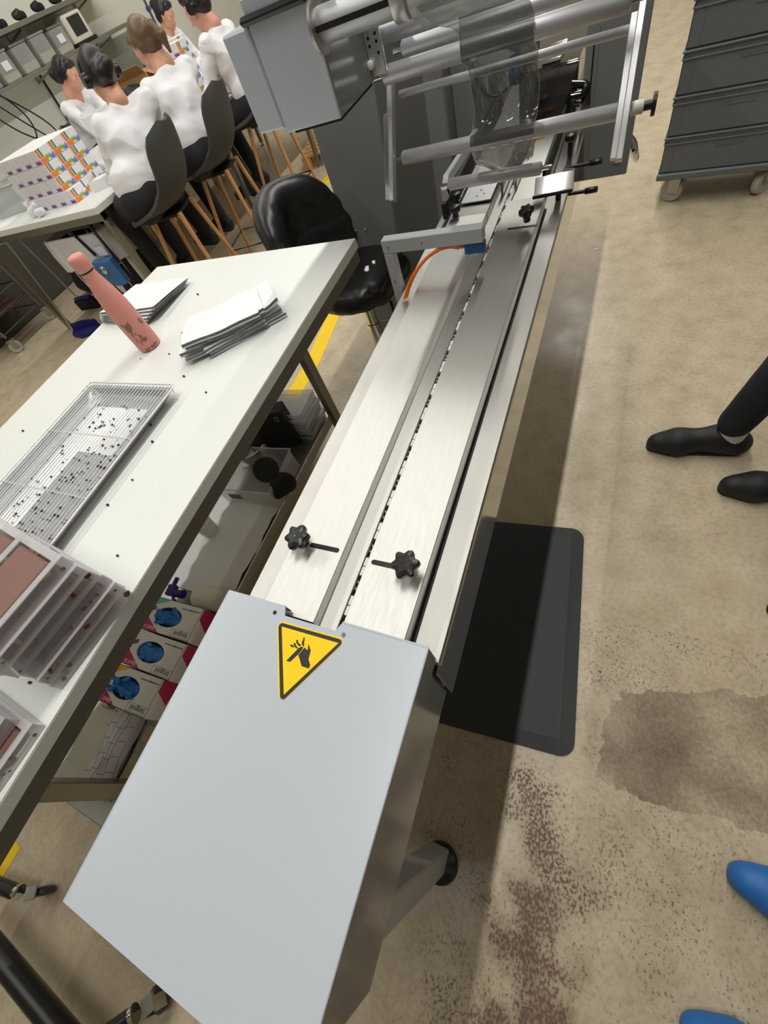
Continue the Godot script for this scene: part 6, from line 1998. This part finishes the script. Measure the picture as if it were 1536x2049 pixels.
func wall_things() -> void:
	var x := -6.2
	var labels := ["lower", "upper"]
	for k in 2:
		var y: float = [1.43, 1.75][k]
		var t := thing("wall_shelf", "steel wall shelf, %s of the two behind the packing table" % labels[k], "shelf", Vector3(x, y, -4.9))
		obj("board", nb().bar(Vector3(0, -0.035, -1.4), Vector3(0.34, 0.0, 1.5), 0.003), M.steel_dull, t)
		for z in [-1.1, 0.0, 1.2]:
			obj("bracket", nb().bar(Vector3(0, -0.10, z - 0.015), Vector3(0.03, 0, z + 0.015)).beam(Vector3(0.02, -0.085, z), Vector3(0.28, -0.045, z), 0.02, 0.016), M.steel_dull, t)
	var spots := [[-3.92, 0.17, 0.17, "first from the left, pale contents"], [-4.16, 0.18, 0.16, "second from the left, brown contents"], [-4.42, 0.21, 0.2, "third from the left, with a paper label"], [-4.70, 0.22, 0.2, "fourth from the left, without a label"], [-4.98, 0.22, 0.2, "fifth from the left, without a label"], [-5.26, 0.22, 0.195, "the labelled one next to the grey device"]]
	for k in spots.size():
		var s: Array = spots[k]
		var t := thing("storage_box", "clear storage box on the lower wall shelf, " + s[3], "box", Vector3(x + 0.19, 1.43, s[0]), 0.0, "storage boxes on the wall shelf")
		var h: float = s[2]
		var w: float = s[1] / 2
		obj("wall", nb().bar(Vector3(-0.13, 0, -w), Vector3(0.13, h, w), 0.012), M.storage, t)
		obj("contents", nb().bar(Vector3(-0.12, 0.004, -w + 0.008), Vector3(0.12, h * [0.6, 0.7, 0.3, 0.35, 0.4, 0.3][k], w - 0.008)), M.contents if k != 1 else M.contents_dark, t)
		obj("lid", nb().bar(Vector3(-0.135, h, -w - 0.004), Vector3(0.135, h + 0.015, w + 0.004), 0.004), M.storage if k % 2 == 0 else M.steel_dull, t)
		if k in [2, 5, 0]:
			obj("label", nb().bar(Vector3(0.131, h * 0.4, -0.05), Vector3(0.133, h * 0.72, 0.04)), M.card, t)
	for k in 3:
		tag(obj("small_jar", nb().lathe([Vector2(0, 0), Vector2(0.04, 0), Vector2(0.042, 0.08), Vector2(0.036, 0.09), Vector2(0.038, 0.11), Vector2(0, 0.11)], 16, Vector3(x + 0.26, 1.43, -3.62 - 0.12 * k)), [M.cream, M.contents, M.nut][k]), ["small cream lidded jar", "small straw coloured lidded jar", "small tan lidded jar"][k] + " at the left of the lower wall shelf", "jar", "small jars on the wall shelf")
	for k in 6:
		var s := Vector3(x + 0.18, 1.75, -4.2 - 0.28 * k)
		tag(obj("dark_bundle", nb().add(blob([[s + Vector3(0, 0.03, -0.06), s + Vector3(0.02, 0.04, 0.05), 0.035, 0.03], [s + Vector3(0.03, 0.06, 0), s + Vector3(0.0, 0.05, 0.05), 0.025, 0.02]], 0.012, 0.02)), M.hair_dark if k % 2 else M.black_matt), "small dark bundle on the upper wall shelf, %s from the left" % ["first", "second", "third", "fourth", "fifth", "sixth"][k], "bundle", "dark bundles on the upper wall shelf")
	var m := thing("weighing_scale", "grey device with a dark square screen at the end of the wall shelf", "scale", Vector3(x + 0.2, 1.43, -5.58))
	obj("case", nb().bar(Vector3(-0.1, 0.0, -0.16), Vector3(0.12, 0.245, 0.16), 0.02), M.cream, m)
	obj("screen", nb().bar(Vector3(0.121, 0.07, -0.10), Vector3(0.124, 0.215, 0.10)), M.screen, m)
	obj("base", nb().bar(Vector3(-0.12, -0.0, -0.17), Vector3(0.15, 0.03, 0.17), 0.006), M.black_matt, m)
	# boards and a worktop along the wall
	var b := thing("wall_bench", "long pale bench along the wall behind the packing table", "bench", Vector3(x + 0.3, 0, -5.2))
	obj("worktop", nb().bar(Vector3(-0.29, 0.82, -2.5), Vector3(0.32, 0.86, 4.2), 0.003), M.white_table, b)
	obj("front", nb().bar(Vector3(-0.25, 0.0, -2.4), Vector3(0.26, 0.82, 4.1)), M.bench_dark, b)
	tag(obj("wall_panel", nb().bar(Vector3(x, 0.9, -6.9), Vector3(x + 0.02, 1.36, -5.6), 0.003), M.glass_grey), "grey green splash panel on the wall under the shelf's end", "panel")
	tag(obj("wall_conduit", nb().rod(Vector3(x + 0.03, 0.86, -4.9), Vector3(x + 0.03, 1.4, -4.95), 0.012, -1, 8), M.black_matt), "thin dark conduit on the wall below the shelf", "conduit")
	var cb := thing("cardboard_box", "open brown cardboard box behind the empty stool", "box", Vector3(-5.3, 0.86, -5.5), 0.3)
	obj("carton", nb().bar(Vector3(-0.2, 0, -0.25), Vector3(0.2, 0.22, 0.25), 0.003), M.brown_card, cb)
	obj("flap", nb().beam(Vector3(0.2, 0.22, 0), Vector3(0.32, 0.16, 0), 0.48, 0.004).beam(Vector3(0, 0.22, 0.25), Vector3(0, 0.3, 0.36), 0.38, 0.004), M.brown_card, cb)
	tag(obj("label_printer", nb().bar(Vector3(-6.1, 0.86, -6.6), Vector3(-5.8, 1.02, -6.3), 0.02).bar(Vector3(-6.0, 1.02, -6.55), Vector3(-5.85, 1.1, -6.35), 0.01), M.contents_dark), "dark brown label printer on the bench along the wall", "printer")
	# black cords hanging from above the bench
	for k in 4:
		var a := Vector3(-5.75, 1.6, -3.75 - 0.03 * k)
		var e := [Vector3(-5.5, 0.99, -4.06), Vector3(-5.48, 0.98, -4.08), Vector3(-5.45, 1.0, -4.12), Vector3(-5.6, 0.97, -3.8)][k] as Vector3
		tag(obj("cord", nb().tube(bez([a, a.lerp(e, 0.3) + Vector3(0, -0.12, 0.1 - 0.16 * k), a.lerp(e, 0.75) + Vector3(0, -0.08, -0.16 * k + 0.12), e], 18), 0.0075, 6), M.navy_brush), "dark cord hanging down to the packing table, %s" % ["frontmost of three together", "middle one of three together", "rearmost of three together", "the one hanging apart by the printed boxes"][k], "cord", "dark cords")
	tag(obj("cord_reel", nb().add(blob([[Vector3(-5.72, 1.5, -3.82), Vector3(-5.70, 1.42, -3.86), 0.035, 0.05], [Vector3(-5.74, 1.58, -3.78), Vector3(-5.72, 1.5, -3.8), 0.03, 0.03]], 0.01, 0.02)), M.navy_brush), "round dark cord reel from which the cords hang", "reel")
	tag(obj("hanging_cable", nb().rod(Vector3(-5.5, 4.59, -6.36), Vector3(-5.5, 1.30, -6.38), 0.014, -1, 8).bar(Vector3(-5.52, 1.42, -6.4), Vector3(-5.48, 1.46, -6.36)), M.blue_cable), "blue cable with a black clip hanging from the ceiling", "cable")
	tag(obj("hanging_cable", nb().rod(Vector3(-5.5, 4.59, -7.02), Vector3(-5.5, 1.14, -7.07), 0.012, -1, 8), M.navy_brush), "thin dark cable hanging from the ceiling beside the blue one", "cable")


# ---------------------------------------------------------------- the open floor on the right
func right_side() -> void:
	var yaw := -0.115
	var base := Vector3(0.49, 0, -3.33)
	var d := thing("crate_dolly", "grey plastic dolly on pale casters under the stacked crates", "dolly", base, yaw)
	obj("deck", nb().bar(Vector3(-0.30, 0.135, -0.2), Vector3(0.30, 0.168, 0.205), 0.006), M.crate, d)
	for s in [[-0.21, -0.13], [0.21, -0.13], [-0.21, 0.13], [0.21, 0.13]]:
		caster(d, Vector3(s[0], 0, s[1]), 0.3 + s[0] * 3, 0.058, M.wheel_grey)
	var names := ["lowest of the stack, standing on the dolly", "second from the bottom of the stack", "third from the bottom of the stack", "fourth from the bottom of the stack", "topmost of the stack, above the frame"]
	var proto: Node3D = null
	for k in 6:
		var at := base + Vector3(0, 0.168 + 0.1665 * k, 0)
		if k == 0:
			proto = thing("stacking_crate", "grey stacking crate, " + names[0], "crate", at, yaw, "grey stacking crates")
			var h := 0.165
			var hx := 0.292
			var hz := 0.192
			var w := nb()
			w.bar(Vector3(-hx, 0.002, hz - 0.004), Vector3(hx, h, hz), 0.001).bar(Vector3(-hx, 0.002, -hz), Vector3(hx, h, -hz + 0.004), 0.001).bar(Vector3(-hx, 0.002, -hz), Vector3(-hx + 0.004, h, hz), 0.001).bar(Vector3(hx - 0.004, 0.002, -hz), Vector3(hx, h, hz), 0.001).bar(Vector3(-hx, 0.002, -hz), Vector3(hx, 0.006, hz))
			obj("wall", w, M.crate, proto)
			var r := nb()
			for q in [[h - 0.008, 0.0085], [h - 0.034, 0.006]]:
				var e: float = q[1]
				r.bar(Vector3(-hx - e, q[0], hz - 0.002), Vector3(hx + e, q[0] + 0.007, hz + e), 0.0015).bar(Vector3(-hx - e, q[0], -hz - e), Vector3(hx + e, q[0] + 0.007, -hz + 0.002), 0.0015).bar(Vector3(-hx - e, q[0], -hz), Vector3(-hx + 0.002, q[0] + 0.007, hz), 0.0015).bar(Vector3(hx - 0.002, q[0], -hz), Vector3(hx + e, q[0] + 0.007, hz), 0.0015)
			obj("rim", r, M.crate, proto)
			obj("rib", nb().bar(Vector3(-hx + 0.05, 0.004, hz - 0.001), Vector3(-hx + 0.053, h - 0.035, hz + 0.002)), M.crate, proto)
			obj("rib", nb().bar(Vector3(hx - 0.053, 0.004, hz - 0.001), Vector3(hx - 0.05, h - 0.035, hz + 0.002)), M.crate, proto)
			obj("grip", nb().bar(Vector3(-0.06, h - 0.062, hz - 0.001), Vector3(0.06, h - 0.058, hz + 0.003)).bar(Vector3(-0.06, h - 0.058, hz - 0.001), Vector3(-0.057, h - 0.03, hz + 0.003)).bar(Vector3(0.057, h - 0.058, hz - 0.001), Vector3(0.06, h - 0.03, hz + 0.003)), M.crate, proto)
		elif k < 5:
			dup(proto, at, yaw, "grey stacking crate, " + names[k])
	# standing people at the right edge: only their feet come into the picture
	var p := {"pelvis": Vector3(0, 0.93, 0), "chest": Vector3(0, 1.2, -0.01), "neck": Vector3(0, 1.45, 0.0), "head": Vector3(0, 1.6, -0.03), "hands": [Vector3(-0.24, 0.86, -0.14), Vector3(0.24, 0.86, -0.14)], "knees": [Vector3(-0.09, 0.5, -0.02), Vector3(0.09, 0.5, -0.05)], "ankles": [Vector3(-0.095, 0.09, 0.09), Vector3(0.09, 0.09, -0.13)],
		"toes": [Vector3(-0.10, 0, -0.14), Vector3(0.075, 0, -0.37)], "hair": "short", "cuff": 0.86, "shirt": M.navy, "trousers": M.navy}
	var a := person("person in dark trousers and black slip-on shoes standing at the right edge, one foot forward", Vector3(0.60, 0, -1.22), PI / 2, p)
	var sk := nb()
	sk.rod(Vector3(0.09, 0.075, -0.118), Vector3(0.09, 0.165, -0.11), 0.046, 0.044, 20)
	obj("sock", sk, M.sock, a)
	sk = nb()
	sk.rod(Vector3(-0.095, 0.075, 0.09), Vector3(-0.095, 0.165, 0.08), 0.046, 0.044, 20)
	obj("sock", sk, M.sock, a)
	p = p.duplicate()
	p.ankles = [Vector3(-0.09, 0.09, 0.06), Vector3(0.09, 0.09, 0.06)]
	p.toes = [Vector3(-0.1, 0, -0.17), Vector3(0.1, 0, -0.15)]
	person("person at the right edge of whom only the tip of a black shoe shows", Vector3(0.745, 0, -0.785), PI / 2, p)
	p = p.duplicate()
	p.ankles = [Vector3(-0.16, 0.09, 0.03), Vector3(0.11, 0.09, 0.02)]
	p.toes = [Vector3(-0.19, 0, -0.30), Vector3(0.125, 0, -0.225)]
	p.shoe = M.blue_cover
	p.hands = [Vector3(-0.26, 0.86, 0.0), Vector3(0.26, 0.86, 0.0)]
	person("person in blue disposable overshoes standing at the bottom right", Vector3(0.675, 0, 0.15), PI / 2 - 0.05, p)
	# anti-fatigue mat with bevelled rim
	var t := thing("floor_mat", "black rubber anti-fatigue mat with sloping rounded edges beside the conveyor", "mat", Vector3(-0.165, 0, -0.47), 0.072)
	var ring := func(ix: float, iz: float, y: float, r: float) -> Array:
		var out := []
		for c in 4:
			for k in 7:
				var q := PI / 2 * c + PI / 2 * k / 6.0
				out.append(Vector3([1, -1, -1, 1][c] * (ix - r) + r * cos(q), y, [1, 1, -1, -1][c] * (iz - r) + r * sin(q)))
		return out
	var rows := [ring.call(0.25, 0.385, 0.001, 0.045), ring.call(0.25, 0.385, 0.004, 0.045), ring.call(0.212, 0.347, 0.015, 0.012), ring.call(0.208, 0.343, 0.0165, 0.01)]
	var b := nb()
	for i in rows.size() - 1:
		var n: int = rows[i].size()
		for k in n:
			var l := (k + 1) % n
			b.quad(rows[i][l], rows[i][k], rows[i + 1][k], rows[i + 1][l])
	obj("bevel", b, M.mat_rubber, t)
	var top := nb()
	var rr: Array = rows[-1]
	for k in rr.size():
		top.tri(Vector3(0, 0.0165, 0), rr[(k + 1) % rr.size()], rr[k])
	obj("top", top, M.mat_rubber, t)
	tag(obj("paper_scrap", nb().at(T(Vector3(-0.085, 0.0, -2.77), 0.4)).bar(Vector3(-0.012, 0.0002, -0.006), Vector3(0.012, 0.0022, 0.006)), M.paper), "tiny white paper scrap on the floor to the right of the conveyor", "scrap")


func near_floor() -> void:
	# black tubular base on casters at the near left corner
	var t := thing("caster_base", "black tubular stand base on casters on the floor at the bottom left", "stand", Vector3(-1.2, 0, 1.05))
	obj("crossbar", nb().rod(Vector3(-0.32, 0.13, -0.12), Vector3(0.30, 0.13, -0.1), 0.03, -1, 18), M.black, t)
	obj("leg", nb().rod(Vector3(-0.45, 0.08, -0.17), Vector3(-0.25, 0.085, -0.21), 0.021, -1, 14), M.black, t)
	obj("leg", nb().rod(Vector3(0.22, 0.1, -0.05), Vector3(0.34, 0.085, -0.19), 0.021, -1, 14), M.black, t)
	obj("end_cap", nb().rod(Vector3(-0.252, 0.085, -0.21), Vector3(-0.243, 0.085, -0.212), 0.0225, -1, 14), M.chrome, t)
	obj("end_cap", nb().rod(Vector3(0.338, 0.085, -0.188), Vector3(0.344, 0.084, -0.196), 0.0225, -1, 14), M.chrome, t)
	caster(t, Vector3(-0.205, 0, -0.225), 0.5, 0.032, M.caster_dark)
	caster(t, Vector3(0.365, 0, -0.22), -0.6, 0.032, M.caster_dark)
